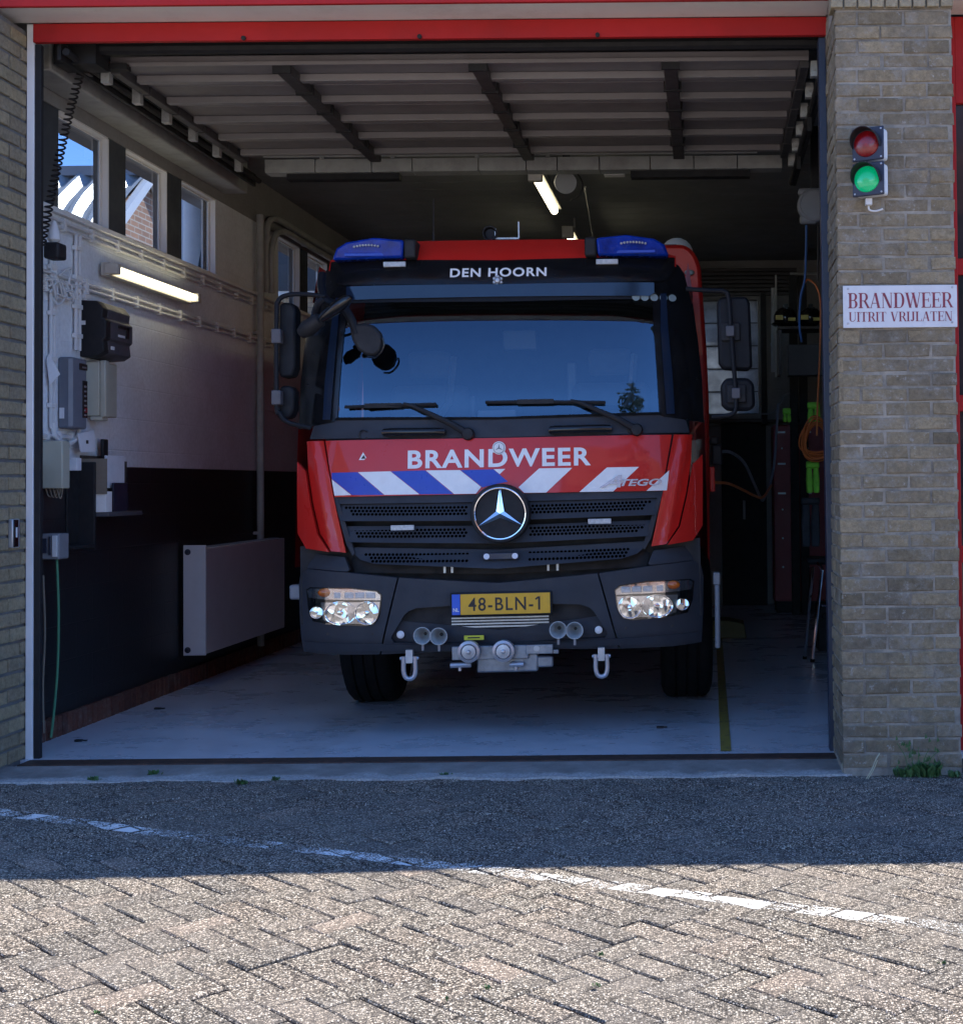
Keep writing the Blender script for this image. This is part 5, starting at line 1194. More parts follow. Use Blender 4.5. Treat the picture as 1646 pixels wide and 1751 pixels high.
# black plug and spiral cable at the door edge
pl = atY(91, 430, .30)
root = thing('black_plug', 'black rubber plug on the wall just inside the doorway', 'plug', (pl.x, .3, pl.z - .05))
m = MB(); m.box(pl.x - .035, pl.x + .048, .26, .36, pl.z - .042, pl.z + .045); m.build('plug_body', M['matblack'], root, bevel=.012)
m = MB(); m.lathe([(.016, 0), (.034, .02), (.03, .06), (.01, .12)], (pl.x, .31, pl.z + .045), (0, 0, 1), 12); m.build('plug_boot', M['conduit'], root)
a, b = atY(141, 122, .34), atY(71, 420, .20)
pts = []; n = 34 * 10
for i in range(n + 1):
    t = i / n; c = a.lerp(b, t); c.x += -.055 * math.sin(math.pi * t) * (1 - t) - .0; c.z -= 0
    c.x = a.x + (b.x - a.x) * (t ** .75 if t > 0 else 0); an = 2 * math.pi * 34 * t
    pts.append(c + Vector((.019 * math.cos(an), .019 * math.sin(an), 0)))
m = MB(); m.tube(pts, .0055, 5); m.box(a.x - .01, a.x + .045, .31, .37, a.z - .02, a.z + .07)
o = m.build('spiral_cable', M['ink']); tag(o, 'black coiled spiral cable hanging at the left door edge', 'cable')

# radiator
ry0, ry1, rx = 2.44, 4.2, WX + .175
root = thing('radiator', 'long white panel radiator on the black lower wall', 'radiator', (WX, (ry0 + ry1) / 2, .22))
m = MB(); m.box(WX + .02, rx, ry0, ry0 + .018, .217, .972); m.build('end_panel', M['radiator'], root, bevel=.004)
m = MB(); m.box(rx - .03, rx - .002, ry0 + .02, ry1, .225, .95); m.build('front_panel', M['radiator'], root, bevel=.006)
m = MB(); m.box(WX + .03, WX + .06, ry0 + .02, ry1, .225, .95); m.build('back_panel', M['radiator'], root, bevel=.006)
m = MB()
for i in range(44): m.box(WX + .062, rx - .034, ry0 + .03 + i * .039, ry0 + .034 + i * .039, .25, .955)
m.build('top_grille', M['grey'], root)
m = MB()
for z in (.925, .255): m.lathe([(.021, 0), (.021, .003), (.012, .004), (.012, .010), (0, .011)], (WX + .052, ry0, z), (0, -1, 0), 14)
m.build('end_plug', M['navy'], root)

# pipes on the wall pier farther in
def pipe(pts, r, label, mat='conduit'):
    m = MB(); m.tube(vbez(pts, 5), r, 10)
    for k in (1, -2): p = Vector(pts[k]); m.box(p.x - .05, p.x + .0, p.y - .03, p.y + .03, p.z - .012, p.z + .012)
    o = m.build('wall_pipe', M[mat]); tag(o, label, 'pipe', 'pipes on the side wall')
pipe([(WX + .05, 3.98, .1), (WX + .05, 3.98, 1.0), (WX + .05, 3.98, 2.6), (WX + .05, 3.98, 3.55)], .028, 'upright pipe at the end of the radiator running up to the ceiling', 'ductboard')
pipe([(WX + .05, 4.12, 2.95), (WX + .05, 4.12, 3.35), (WX + .05, 4.3, 3.58), (WX + .05, 5.2, 3.60), (WX + .05, 7.8, 3.60)], .026, 'bent pipe turning along the ceiling above the farther windows', 'ductboard')
pipe([(WX + .07, 4.20, 2.95), (WX + .07, 4.20, 3.30), (WX + .07, 4.45, 3.50), (WX + .07, 5.2, 3.52), (WX + .07, 7.8, 3.52)], .026, 'lower bent pipe beside the other one above the farther windows', 'ductboard')

# door intercom on the brick reveal
c = atX(24, 912, LX + .008)
root = thing('door_intercom', 'small black and silver door reader on the yellow brick reveal', 'intercom', (LX, c.y, c.z - .07))
m = MB(); m.box(LX - .004, LX + .022, c.y - .036, c.y + .036, c.z - .072, c.z + .072); m.build('reader_body', M['alu'], root, bevel=.006)
m = MB(); m.box(LX + .0225, LX + .027, c.y - .034, c.y + .010, c.z - .068, c.z + .068); m.build('reader_face', M['black'], root, bevel=.003)
m = MB(); m.box(LX + .0275, LX + .029, c.y - .018, c.y - .004, c.z - .02, c.z + .03); m.build('reader_label', M['paper'], root)

# ================================================================ right side: pier fittings
def signal():
    c = atY(1479, 279, FY - .05)
    root = thing('traffic_light', 'small two lamp traffic light with red above lit green on the brick pier', 'traffic light', (c.x + .012, FY, c.z - .16))
    Mx = Matrix.Translation((c.x + .012, FY - .075, 0)) @ Matrix.Rotation(R(-27), 4, 'Z')
    for k, (zz, mat) in enumerate(((c.z + .083, 'tlred'), (c.z - .083, 'tlgreen'))):
        m = MB(); m.box(-.072, .072, .0, .072, zz - .074, zz + .074, Mx); m.build('signal_back', M['conduit'], root, bevel=.012)
        m = MB(); m.box(-.079, .079, -.012, -.001, zz - .079, zz + .079, Mx); f = m.build('signal_face', M['navy'], root, bevel=.008)
        m = MB(); m.lathe([(.063, -.003), (.060, .006), (.045, .016), (.025, .021), (0, .023)], Mx @ Vector((-.006, -.012, zz)), Mx.to_3x3() @ Vector((0, -1, 0)), 28); m.build('signal_lens', M[mat], f)
        vs = []; n = 22
        for i in range(n + 1):
            a = R(-15) + R(210) * i / n; ln_ = .062 * math.sin(max(0.0, min(1, (i / n)) ) * math.pi) ** .6 + .006
            for rr, yy in ((.067, -.012), (.067, -.012 - ln_), (.070, -.012 - ln_), (.070, -.012)): vs.append(Mx @ Vector((-.006 + rr * math.cos(a), yy, zz + rr * math.sin(a))))
        m = MB(); m.add(vs, [(4 * i + j, 4 * i + (j + 1) % 4, 4 * i + 4 + (j + 1) % 4, 4 * i + 4 + j) for i in range(n) for j in range(4)]); m.build('visor', M['matblack'], f)
        m = MB()
        for sx_, sz_ in ((-1, -1), (1, -1), (-1, 1), (1, 1)): m.lathe([(.005, 0), (.004, .003), (0, .0035)], Mx @ Vector((sx_ * .066, -.012, zz + sz_ * .066)), Mx.to_3x3() @ Vector((0, -1, 0)), 8)
        m.build('screw', M['alu'], f)
    b = c.z - .165
    m = MB(); m.box(c.x + .0, c.x + .03, FY - .045, FY - .01, b - .03, b); m.tube(vbez([(c.x + .015, FY - .02, b - .03), (c.x + .02, FY - .015, b - .05), (c.x + .05, FY - .01, b - .055), (c.x + .085, FY - .01, b - .045)], 4), .005, 6); m.build('cable_gland', M['conduit'], root)
signal()
# serif lettering, built from stems, bowls and serifs
def serif(mb, s, x0, x1, z0, z1, y):
    th, tn, sf = .155, .045, .075; W = {'B': .62, 'R': .68, 'A': .70, 'N': .72, 'D': .70, 'W': .98, 'E': .60, 'U': .70, 'I': .30, 'T': .62, 'V': .70, 'J': .42, 'L': .58, ' ': .30}
    polys = []
    def rect(a, b, c, d): polys.append([(a, c), (b, c), (b, d), (a, d)])
    def stem(x, w=th, bot=True, top=True):
        rect(x, x + w, 0, 1)
        if bot: polys.append([(x - sf, 0), (x + w + sf, 0), (x + w + sf, .035), (x + w, .075), (x, .075), (x - sf, .035)])
        if top: polys.append([(x - sf, 1), (x - sf, .965), (x, .925), (x + w, .925), (x + w + sf, .965), (x + w + sf, 1)])
    def bowl(x, xr, lo, hi, t=th):
        n = 14; cy = (lo + hi) / 2; ry = (hi - lo) / 2; st = x + (xr - x) * .35
        out = [(x, lo)] + [(st + (xr - st) * math.cos(a), cy + ry * math.sin(a)) for a in [-math.pi / 2 + math.pi * k / n for k in range(n + 1)]] + [(x, hi)]
        inn = [(x, lo + tn)] + [(st + (xr - t - st) * math.cos(a), cy + (ry - tn) * math.sin(a)) for a in [-math.pi / 2 + math.pi * k / n for k in range(n + 1)]] + [(x, hi - tn)]
        for k in range(len(out) - 1): polys.append([out[k], out[k + 1], inn[k + 1], inn[k]])
    def diag(xa, za, xb, zb, w): polys.append([(xa, za), (xa + w, za), (xb + w, zb), (xb, zb)])
    def ser(x, z, w): 
        d = .035 if z < .5 else -.035; polys.append([(x - sf * .8, z), (x + w + sf * .8, z), (x + w + sf * .8, z + d), (x - sf * .8, z + d)])
    adv = sum(W[c] + .06 for c in s) - .06; X = 0.0
    for c in s:
        w = W[c]; n0 = len(polys); L = sf
        if c in 'BRD': stem(L)
        if c == 'B': bowl(L + th, w - .02, .50, 1); bowl(L + th, w, 0, .54)
        if c == 'R': bowl(L + th, w - .06, .46, 1); diag(L + th + .10, .48, w - .10, 0, .15); ser(w - .08, 0, .10)
        if c == 'D': bowl(L + th, w, 0, 1)
        if c == 'E': stem(L); rect(L, w, 0, tn); rect(L, w - .03, 1 - tn, 1); rect(L, w - .14, .49, .49 + tn); polys.append([(w - .06, 0), (w, 0), (w + .02, .24), (w - .01, .24)]); polys.append([(w - .08, 1), (w - .03, 1), (w - .01, .78), (w - .04, .78)]); polys.append([(w - .16, .38), (w - .12, .38), (w - .12, .64), (w - .16, .64)])
        if c == 'L': stem(L); rect(L, w, 0, tn); polys.append([(w - .06, 0), (w, 0), (w + .02, .28), (w - .01, .28)])
        if c == 'I': stem(L, w - 2 * sf)
        if c == 'T': stem(w / 2 - th / 2, top=False); rect(0, w, 1 - tn, 1); polys.append([(0, 1), (.05, 1), (.02, .76), (-.01, .76)]); polys.append([(w - .05, 1), (w, 1), (w + .01, .76), (w - .02, .76)])
        if c == 'N': rect(L, L + tn, 0, 1); rect(w - L - tn, w - L, 0, 1); diag(L - .02, 1, w - L - th - .01, 0, th + .01); ser(L, 0, tn); ser(w - L - tn, 1, tn); ser(L - .03, 1, .03)
        if c == 'A': diag(w / 2 - .03, 1, .04, 0, tn); diag(w / 2 - .06, 1, w - th - .04, 0, th); rect(.17, w - .20, .30, .30 + tn); ser(.04, 0, tn); ser(w - th - .04, 0, th)
        if c == 'V': diag(.04, 1, w / 2 - .09, 0, th); diag(w - .09, 1, w / 2 - .01, 0, tn); ser(.04, 1, th); ser(w - .09, 1, tn)
        if c == 'W': diag(.02, 1, .25, 0, th); diag(.50, 1, .32, 0, tn); diag(.42, 1, .65, 0, th); diag(w - .06, 1, .74, 0, tn); ser(.02, 1, th); ser(.42, 1, th); ser(w - .07, 1, tn)
        if c == 'U':
            rect(L, L + th, .28, 1); rect(w - L - tn, w - L, .28, 1); ser(L, 1, th); ser(w - L - tn, 1, tn); n = 12; cx = w / 2; ro = (w - 2 * L) / 2
            for k in range(n):
                a, b = math.pi + math.pi * k / n, math.pi + math.pi * (k + 1) / n
                def pt(t, r_, k_): ti = th + (tn - th) * k_; return (cx + (ro - (ti if r_ else 0)) * math.cos(t), .28 + (.28 - (tn * 1.2 if r_ else 0)) * math.sin(t))
                polys.append([pt(a, 0, k / n), pt(b, 0, (k + 1) / n), pt(b, 1, (k + 1) / n), pt(a, 1, k / n)])
        if c == 'J':
            rect(w - L - th, w - L, .22, 1); ser(w - L - th, 1, th); n = 8; cx = w - L - th - .02; 
            for k in range(n):
                a, b = -math.pi * k / n * .9, -math.pi * (k + 1) / n * .9
                f1 = lambda t: (cx + (th + .02) * math.cos(t), .22 + .22 * math.sin(t)); f2 = lambda t: (cx + .02 * math.cos(t), .22 + (.22 - tn - .04 * abs(math.cos(t))) * math.sin(t))
                polys.append([f1(a), f1(b), f2(b), f2(a)])
        for q in range(n0, len(polys)): polys[q] = [(px + X, pz) for px, pz in polys[q]]
        X += w + .06
    for i, p in enumerate(polys):
        mb.add([(x0 + (x1 - x0) * px / adv, y - .0001 * (i % 5), z0 + (z1 - z0) * pz) for px, pz in p], [tuple(range(len(p)))])
p00, p11 = atY(1441, 561, FY - .012), atY(1635, 487, FY - .012)
root = thing('warning_sign', 'white enamel sign with red serif lettering on the brick pier', 'sign', ((p00.x + p11.x) / 2, FY - .01, p00.z))
m = MB(); m.box(p00.x, p11.x, FY - .014, FY - .007, p00.z, p11.z); m.build('sign_plate', M['signwhite'], root, bevel=.002)
def sx_(px): return atY(px, 520, FY - .014).x
def sz_(py): return atY(1538, py, FY - .014).z
m = MB(); serif(m, 'BRANDWEER', sx_(1449), sx_(1627), sz_(526.5), sz_(500.5), FY - .0146); serif(m, 'UITRIT VRIJLATEN', sx_(1450), sx_(1627), sz_(549.5), sz_(533), FY - .0146)
m.build('lettering', M['signred'], root, smooth=False, fix=False)
m = MB()
for a, b in ((1449, 494), (1627, 491), (1449, 553), (1627, 551)): q = atY(a, b, FY - .014); m.lathe([(.006, 0), (.005, .003), (0, .004)], (q.x, FY - .014, q.z), (0, -1, 0), 10)
m.build('sign_screw', M['alu'], root)

# ================================================================ right and rear of the bay
def W3(px, py, d): return atY(px, py, d - 7.0)
# cable reel under the ceiling with its hose and cord
c = W3(1391, 352, 9.6)
root = thing('hose_reel', 'round grey hose reel hung high at the right of the doorway', 'hose reel', (c.x, c.y, c.z - .12))
m = MB(); m.lathe([(.085, -.05), (.112, -.045), (.118, -.02), (.118, .03), (.110, .04), (.10, .044), (.095, .040), (0, .043)], c, (0, -1, 0), 32); m.build('reel_drum', M['grey'], root, angle=25)
m = MB(); m.box(c.x - .11, c.x + .12, c.y - .03, c.y + .05, c.z + .07, c.z + .125); m.build('reel_case', M['grey'], root, bevel=.02); m = MB(); m.box(c.x - .1, c.x + .02, c.y - .035, c.y + .04, c.z - .13, c.z - .06); m.build('hose_outlet', M['grey'], root, bevel=.02)
m = MB(); m.box(c.x - .02, c.x + .05, c.y - .02, c.y + .03, c.z + .12, 3.87); m.build('hanger', M['matblack'], root)
cable('blue_hose', [W3(1378, 385, 9.6), W3(1377, 440, 9.6), W3(1375, 478, 9.6), W3(1368, 510, 9.6), W3(1366, 555, 9.6), W3(1370, 585, 9.6)], .008, M['bluehose'], 'blue air hose hanging from the grey reel', 'hose')
cable('orange_cable', [W3(1373, 486, 9.65), W3(1381, 478, 9.65), W3(1395, 490, 9.65), W3(1402, 520, 9.65), W3(1401, 600, 9.65), W3(1397, 690, 9.65), W3(1396, 745, 9.65)], .007, M['orange'], 'orange cord hanging in a long loop right of the dark posts', 'cord')
cable('black_cable', [W3(1398, 385, 9.6), W3(1398, 430, 9.6), W3(1397, 480, 9.6)], .006, M['ink'], 'black cord hanging from the right of the grey reel', 'cord')
m = MB(); c = W3(1395, 756, 9.8)
for k in range(9):
    rx_, rz_ = .095 + rnd.uniform(-.02, .015), .135 + rnd.uniform(-.03, .02); ox, oz = rnd.uniform(-.015, .02), rnd.uniform(-.02, .02)
    m.tube([c + Vector((ox + rx_ * math.cos(t), rnd.uniform(-.004, .004) + k * .010, oz + rz_ * math.sin(t) - .02 * math.cos(2 * t))) for t in [2 * math.pi * q / 28 for q in range(29)]], .0065, 6)
o = m.build('coiled_hose', M['orange']); tag(o, 'coil of orange hose hung beside the dark steel posts', 'coiled hose')
# two dark posts with a rail
root = thing('steel_rack', 'pair of tall dark steel posts with a cross rail in front of the red locker', 'rack', (.95, 7.2, 0))
for px in (1357, 1373):
    p = W3(px, 700, 14.2); m = MB(); m.box(p.x - .042, p.x + .042, p.y - .03, p.y + .03, .0, 3.5); m.build('post', M['matblack'], root, bevel=.005)
a, b = W3(1350, 468, 14.15), W3(1396, 468, 14.15); m = MB(); m.tube([a, b], .014, 8); m.build('rail', M['galv'], root)
# shelf with helmets
s0, s1 = W3(1330, 560, 13.2), W3(1404, 640, 13.2)
root = thing('wall_shelf', 'shallow shelf unit carrying dark helmets at the right rear', 'shelf', ((s0.x + s1.x) / 2, 6.2, s1.z))
m = MB(); m.box(s0.x, s1.x + .2, 6.15, 6.55, s0.z - .02, s0.z + .005); m.build('shelf_board', M['wood'], root, bevel=.003)
m = MB(); m.box(s0.x + .0, s0.x + .03, 6.2, 6.5, s1.z, s0.z - .021); m.box(s0.x + .1, s1.x + .2, 6.3, 6.5, s1.z, s1.z + .3); m.build('shelf_bracket', M['darkgrey'], root, bevel=.003)
for k, (px, lb) in enumerate(((1343, 'left black helmet with yellow bands on the rear shelf'), (1386, 'right black helmet with yellow bands on the rear shelf'))):
    c = W3(px, 545, 13.2); r_ = thing('helmet', lb, 'helmet', (c.x, 6.2, s0.z + .006), 'fire helmets on the rear shelf'); cz = s0.z + .10
    m = MB(); m.ball((c.x, 6.3, cz), .115, 20, (1, 1.15, .95)); m.box(c.x - .02, c.x + .02, 6.2, 6.42, cz + .08, cz + .125); m.lathe([(.118, 0), (.14, -.015), (.125, -.03)], (c.x, 6.3, cz - .04), (0, 0, 1), 20); m.build('shell', M['helmet'], r_)
    m = MB(); m.box(c.x - .10, c.x - .03, 6.165, 6.185, cz - .03, cz + .015); m.box(c.x + .02, c.x + .09, 6.165, 6.185, cz - .04, cz - .01); m.build('reflective_band', M['yellowrefl'], r_)
# white conduits on the rear wall
for px, y0, y1, d, lb in ((1326, 470, 645, 15.2, 'thin pale conduit down the rear wall'), (1321, 492, 636, 15.25, 'thicker pale conduit beside the thin one on the rear wall')):
    a, b = W3(px, y0, d), W3(px, y1, d); m = MB(); m.tube([a, b], .012 if px == 1326 else .022, 8); m.box(a.x - .03, a.x + .03, a.y, a.y + .1, b.z + .3, b.z + .33)
    o = m.build('rear_conduit', M['conduit']); tag(o, lb, 'conduit', 'conduits on the rear wall')
a = W3(1304, 500, 15.1); m = MB(); m.box(a.x - .03, a.x + .03, a.y - .05, a.y + .1, 2.0, 3.45); o = m.build('black_upright', M['matblack'], bevel=.004); tag(o, 'black upright frame right of the pale rear window', 'upright')
# red lockers
l0, l1 = W3(1321, 727, 14.4), W3(1352, 1012, 14.4)
root = thing('red_locker', 'tall narrow dark red metal locker with small silver labels', 'locker', ((l0.x + l1.x) / 2, l0.y, 0.0))
m = MB(); m.box(l0.x, l1.x + .35, l0.y, l0.y + .45, .12, l0.z); m.build('carcass', M['locker'], root, bevel=.006)
m = MB(); m.box(l0.x + .02, l1.x + .33, l0.y + .02, l0.y + .43, 0, .119); m.build('base', M['matblack'], root)
for k in range(2):
    m = MB(); x0 = l0.x + .015 + k * .27; m.box(x0, x0 + .255, l0.y - .012, l0.y - .001, .14, l0.z - .02); dr = m.build('door', M['locker'], root, bevel=.004)
    m = MB()
    for z in (1.88, 1.55, 1.24): m.box(x0 + .03, x0 + .11, l0.y - .016, l0.y - .0125, z, z + .018)
    m.build('name_plate', M['alu'], dr)
    m = MB()
    for z in (1.72, 1.08, .78, .48): m.lathe([(.010, 0), (.010, .01), (0, .012)], (x0 + .075, l0.y - .0125, z), (0, -1, 0), 8)
    m.build('lock', M['alu'], dr)
# hi-vis trousers, jackets
def trousers(px0, px1, py0, py1, d, label, mat='hivis'):
    a, b = W3(px0, py0, d), W3(px1, py1, d); w = b.x - a.x; h = a.z - b.z; m = MB()
    for k in range(2):
        x0 = a.x + w * (.0 if k == 0 else .52); pts = [(x0 + w * .06, a.z), (x0 + w * .42, a.z), (x0 + w * .47, a.z - h * .6), (x0 + w * .46, b.z), (x0 + w * .02, b.z), (x0 - w * .01, a.z - h * .5)]
        m.prism([(x, a.y + .02 * math.sin(9 * z), z) for x, z in pts], (0, .07, 0))
    m.tube([(a.x, a.y + .04, a.z + .02), (a.x + w, a.y + .04, a.z + .02)], .03, 8)
    o = m.build('hanging_trousers', M[mat], bevel=.02); tag(o, label, 'trousers', 'work clothes hung by the doorway')
trousers(1378, 1401, 800, 843, 9.9, 'green hi vis trousers hanging under the orange hose coil')
trousers(1410, 1428, 800, 844, 9.9, 'green hi vis trousers hanging at the edge of the doorway')
trousers(1338, 1352, 708, 722, 10.6, 'folded yellow green vest left of the dark posts')
trousers(1380, 1402, 698, 722, 10.2, 'yellow green vest hanging above the orange hose coil')
trousers(1370, 1402, 862, 935, 10.4, 'dark grey work trousers hanging below the green ones', 'darkcloth')
# stool with chrome legs
st = thing('folding_stool', 'stool on slender chrome legs with a black seat at the right edge', 'stool', (.95, 3.6, 0))
d0 = 10.65; L1, L2 = atZ(1375, 1127, .0), atZ(1388, 1132, .0)
top1, top2 = W3(1386, 985, d0), W3(1396, 972, d0 + .0)
def leg(a, b, c=None):
    m = MB(); m.tube([a, b] + ([c] if c is not None else []), .012, 8); l = m.build('leg', M['chrome'], st)
    m = MB(); m.tube([Vector(a) + Vector((0, 0, .0)), Vector(a) + (Vector(b) - Vector(a)) * .03], .017, 8); m.build('foot_cap', M['rubber'], l)
sy = L2.y
leg((L1.x, L1.y, .0), (top1.x, sy, .72)); leg((L2.x, L2.y, .0), (W3(1401, 985, d0).x, sy - .05, .70), (W3(1394, 972, d0).x, sy - .02, .76))
leg((L2.x + .46, L1.y, .0), (top1.x + .30, sy, .72)); leg((L2.x + .46, L2.y + .3, .0), (top1.x + .30, sy + .15, .70))
a = W3(1401, 1032, d0); m = MB(); m.tube([(a.x, sy - .02, a.z), (a.x + .42, sy - .02, a.z)], .009, 8); m.build('cross_bar', M['chrome'], st)
m = MB(); m.box(top1.x - .05, top1.x + .40, sy - .03, sy + .3, .74, .79); m.build('seat', M['matblack'], st, bevel=.02)
a, b = W3(1398, 1036, 11.1), W3(1426, 1118, 11.1); m = MB(); m.box(a.x, b.x + .3, a.y, a.y + .4, 0.0, a.z); m.box(a.x + .03, a.x + .2, a.y - .012, a.y, a.z - .1, a.z - .06); o = m.build('black_cabinet', M['matblack'], bevel=.008); tag(o, 'low black cabinet behind the chrome legged stool', 'cabinet')
# wheel chock, rear door, sundry
a, b = W3(1232, 1060, 12.1), W3(1272, 1090, 12.1); m = MB(); m.prism([(a.x - .1, a.y, 0.0), (b.x + .02, a.y, 0), (b.x, a.y, .13), (a.x + .05, a.y, .16), (a.x - .1, a.y, .16)], (0, .3, 0)); o = m.build('wheel_chock', M['chockgreen'], bevel=.01); tag(o, 'olive green wheel chock on the floor beside the engine', 'wheel chock')
a, b = W3(1232, 716, 15.3), W3(1312, 1030, 15.3); root = thing('rear_door', 'dark rear door below the pale rear window', 'door', ((a.x + b.x) / 2, BW, 0)); 
m = MB(); m.box(a.x, b.x, BW - .06, BW - .002, 0, a.z); m.build('leaf', M['matblack'], root, bevel=.004)
q = W3(1272, 870, 15.2); m = MB(); m.box(q.x - .012, q.x + .015, BW - .09, BW - .061, q.z - .12, q.z + .09); m.build('handle', M['grey'], root, bevel=.004)
a = W3(1237, 720, 14.8); m = MB(); m.box(-.25, 1.0, BW - .25, BW - .06, 2.03, 2.06); o = m.build('rear_shelf', M['wood'], bevel=.003); tag(o, 'narrow dark ledge along the rear wall under the pale window', 'ledge')
cable('grey_cable', [W3(1300, 708, 14.9), W3(1320, 706, 14.9), W3(1333, 690, 14.9), W3(1340, 676, 14.9), W3(1356, 672, 14.9)], .010, M['grey'], 'grey cable curving from the rear window to the posts', 'cable')
cable('charging_lead', [SOCK1, W3(1250, 774, 8.6), W3(1272, 792, 9.0), W3(1290, 830, 9.4), W3(1299, 849, 9.7), W3(1306, 852, 10.2), W3(1322, 800, 10.6), W3(1330, 690, 10.9)], .010, M['bluegrey'], 'grey charging lead plugged into the side of the fire engine', 'cable')
cable('air_line', [SOCK2, W3(1245, 827, 8.6), W3(1270, 838, 9.0), W3(1290, 848, 9.4), W3(1304, 850, 9.7), W3(1318, 830, 10.4)], .009, M['orange'], 'orange air line plugged into the side of the fire engine', 'hose')
# small ceiling fittings
c = W3(967, 312, 10.0); root = thing('ceiling_spotlight', 'small round spotlight hung under the cable duct', 'spotlight', (c.x, c.y, c.z))
m = MB(); m.lathe([(.03, -.06), (.07, -.04), (.085, .0), (.08, .012), (.03, .004), (0, .006)], c, (0, -1, -.3), 20); m.build('spot_shade', M['grey'], root)
m = MB(); m.box(c.x - .02, c.x + .03, c.y - .02, c.y + .02, c.z + .06, 3.86); m.tube(vbez([c + Vector((.06, 0, .1)), c + Vector((.12, 0, .0)), c + Vector((.10, .0, -.09)), c + Vector((.03, .02, -.13))], 5), .006, 6); m.build('spot_arm', M['matblack'], root)
a, b = W3(1032, 294, 9.9), W3(1067, 299, 9.9); m = MB(); m.box(a.x, b.x, a.y, a.y + .08, b.z, a.z); o = m.build('emergency_lamp', M['white'], bevel=.004); tag(o, 'small flat white lamp under the cable duct', 'lamp')
cable('ceiling_cable', [W3(1000, 320, 10.6), W3(1008, 370, 11.4), W3(1014, 408, 12.0), W3(1016, 425, 12.2)], .008, M['ductboard'], 'thin cord sloping down behind the fire engine roof', 'cord')

# ================================================================ weeds, twigs
def weed(x, y, n, h, label, mat='leaf', z=-.02):
    m = MB(); rr = random.Random(int((x * 100 + y * 1000) % 997))
    for k in range(n):
        a = rr.uniform(0, 6.28); l = h * rr.uniform(.5, 1.1); b = Vector((x + rr.gauss(0, h * .35), y + rr.gauss(0, h * .18), z)); d = Vector((math.cos(a), math.sin(a) * .6, 0)); up = Vector((0, 0, 1)); w = l * .22
        t = b + d * l * .45 + up * l * .8; mid = b.lerp(t, .55) + up * l * .12; sd_ = d.cross(up).normalized() * w
        m.add([b, mid + sd_, t, mid - sd_], [(0, 1, 2), (0, 2, 3)])
    o = m.build('weed', M[mat], smooth=False, fix=False, at=(x, y, z)); return tag(o, label, 'weed', 'weeds growing in the paving joints')
def gp(px, py): return atZ(px, py, -.02)
for px, py, n, h, lb in ((160, 1337, 60, .035, 'flat green weed at the left foot of the threshold'), (263, 1328, 16, .045, 'small upright weed poking from the threshold edge'), (414, 1342, 40, .035, 'low green weed left of centre along the threshold'), (472, 1336, 30, .03, 'thin line of moss weed along the threshold'), (762, 1329, 22, .03, 'tiny green weed at the middle of the threshold edge'), (1580, 1318, 150, .085, 'largest leafy green weed at the foot of the brick pier'), (1545, 1322, 50, .06, 'darker leafy weed beside the largest one at the pier'), (1632, 1328, 40, .04, 'low weed at the right foot of the brick pier'), (1025, 1636, 14, .016, 'tiny weed in a sunlit joint near the middle'), (1020, 1688, 12, .016, 'tiny weed in a sunlit joint below the other one'), (832, 1692, 16, .016, 'tiny weed at the bottom centre of the sunlit paving'), (1612, 1650, 14, .016, 'tiny weed in a sunlit joint at the right edge'), (168, 1735, 14, .016, 'tiny weed in a sunlit joint at the lower left'), (762, 1712, 12, .016, 'faint weed in a sunlit joint at the lower centre')):
    p = gp(px, py)
    if px > 1530 and py < 1340: p = atY(px, py, FY - .045)
    weed(p.x, p.y, n, h, lb)
p = atY(1565, 1290, FY - .02)
m = MB()
for k in range(26):
    a = rnd.uniform(-1, 1); x = p.x + a * .10; z0 = rnd.uniform(.02, .16); m.add([(x, FY - .02, z0), (x + .012, FY - .03, z0 + .008), (x + .004, FY - .022, z0 + .026)], [(0, 1, 2)])
for k in range(5): m.tube(vbez([(p.x + .02 * k - .04, FY - .03, -.02), (p.x + .03 * k - .05, FY - .035, .07), (p.x + .05 * k - .09, FY - .03, .14 - .01 * k)], 4), .0016, 4)
o = m.build('seedling', M['leaf'], smooth=False, fix=False); tag(o, 'thin stemmed seedling climbing the foot of the brick pier', 'weed', 'weeds growing in the paving joints')
for pts, lb in (((( 1480, 1332), (1490, 1315), (1496, 1300), (1503, 1288)), 'bent dry straw leaning at the left of the brick pier'), (((1441, 1324), (1440, 1312), (1440, 1304)), 'short upright dry straw at the corner of the brick pier'), (((1445, 1325), (1448, 1316), (1449, 1307)), 'short slanting dry straw at the corner of the brick pier')):
    b = gp(*pts[0]); P = [atY(a_, c_, b.y - .0) for a_, c_ in pts]; m = MB(); m.tube(vbez(P, 4), .0030, 5); m.tube(vbez([p + Vector((.008, -.004, 0)) for p in P[:-1]], 4), .0022, 5) if len(P) > 2 else None
    o = m.build('dry_straw', M['dry']); tag(o, lb, 'straw', 'dry straws at the pier foot')
p = gp(1200, 1322); m = MB(); m.tube([(p.x - .018, p.y, -.012), (p.x + .018, p.y + .004, -.012)], .004, 8); o = m.build('cigarette_butt', M['card']); tag(o, 'pale cigarette butt on the paving by the threshold', 'litter')
for px, py, lb in ((270, 1212, 'small dark debris on the floor at the left'), (135, 1267, 'small twig on the garage floor by the left jamb'), (1128, 1244, 'speck of dirt on the floor right of centre')):
    q = atZ(px, py, .004); m = MB(); m.box(q.x - .02, q.x + .02, q.y - .01, q.y + .01, .001, .012); m.box(q.x + .01, q.x + .04, q.y + .005, q.y + .02, .001, .008); o = m.build('debris', M['matblack'], bevel=.002); tag(o, lb, 'debris', 'bits of dirt on the garage floor')

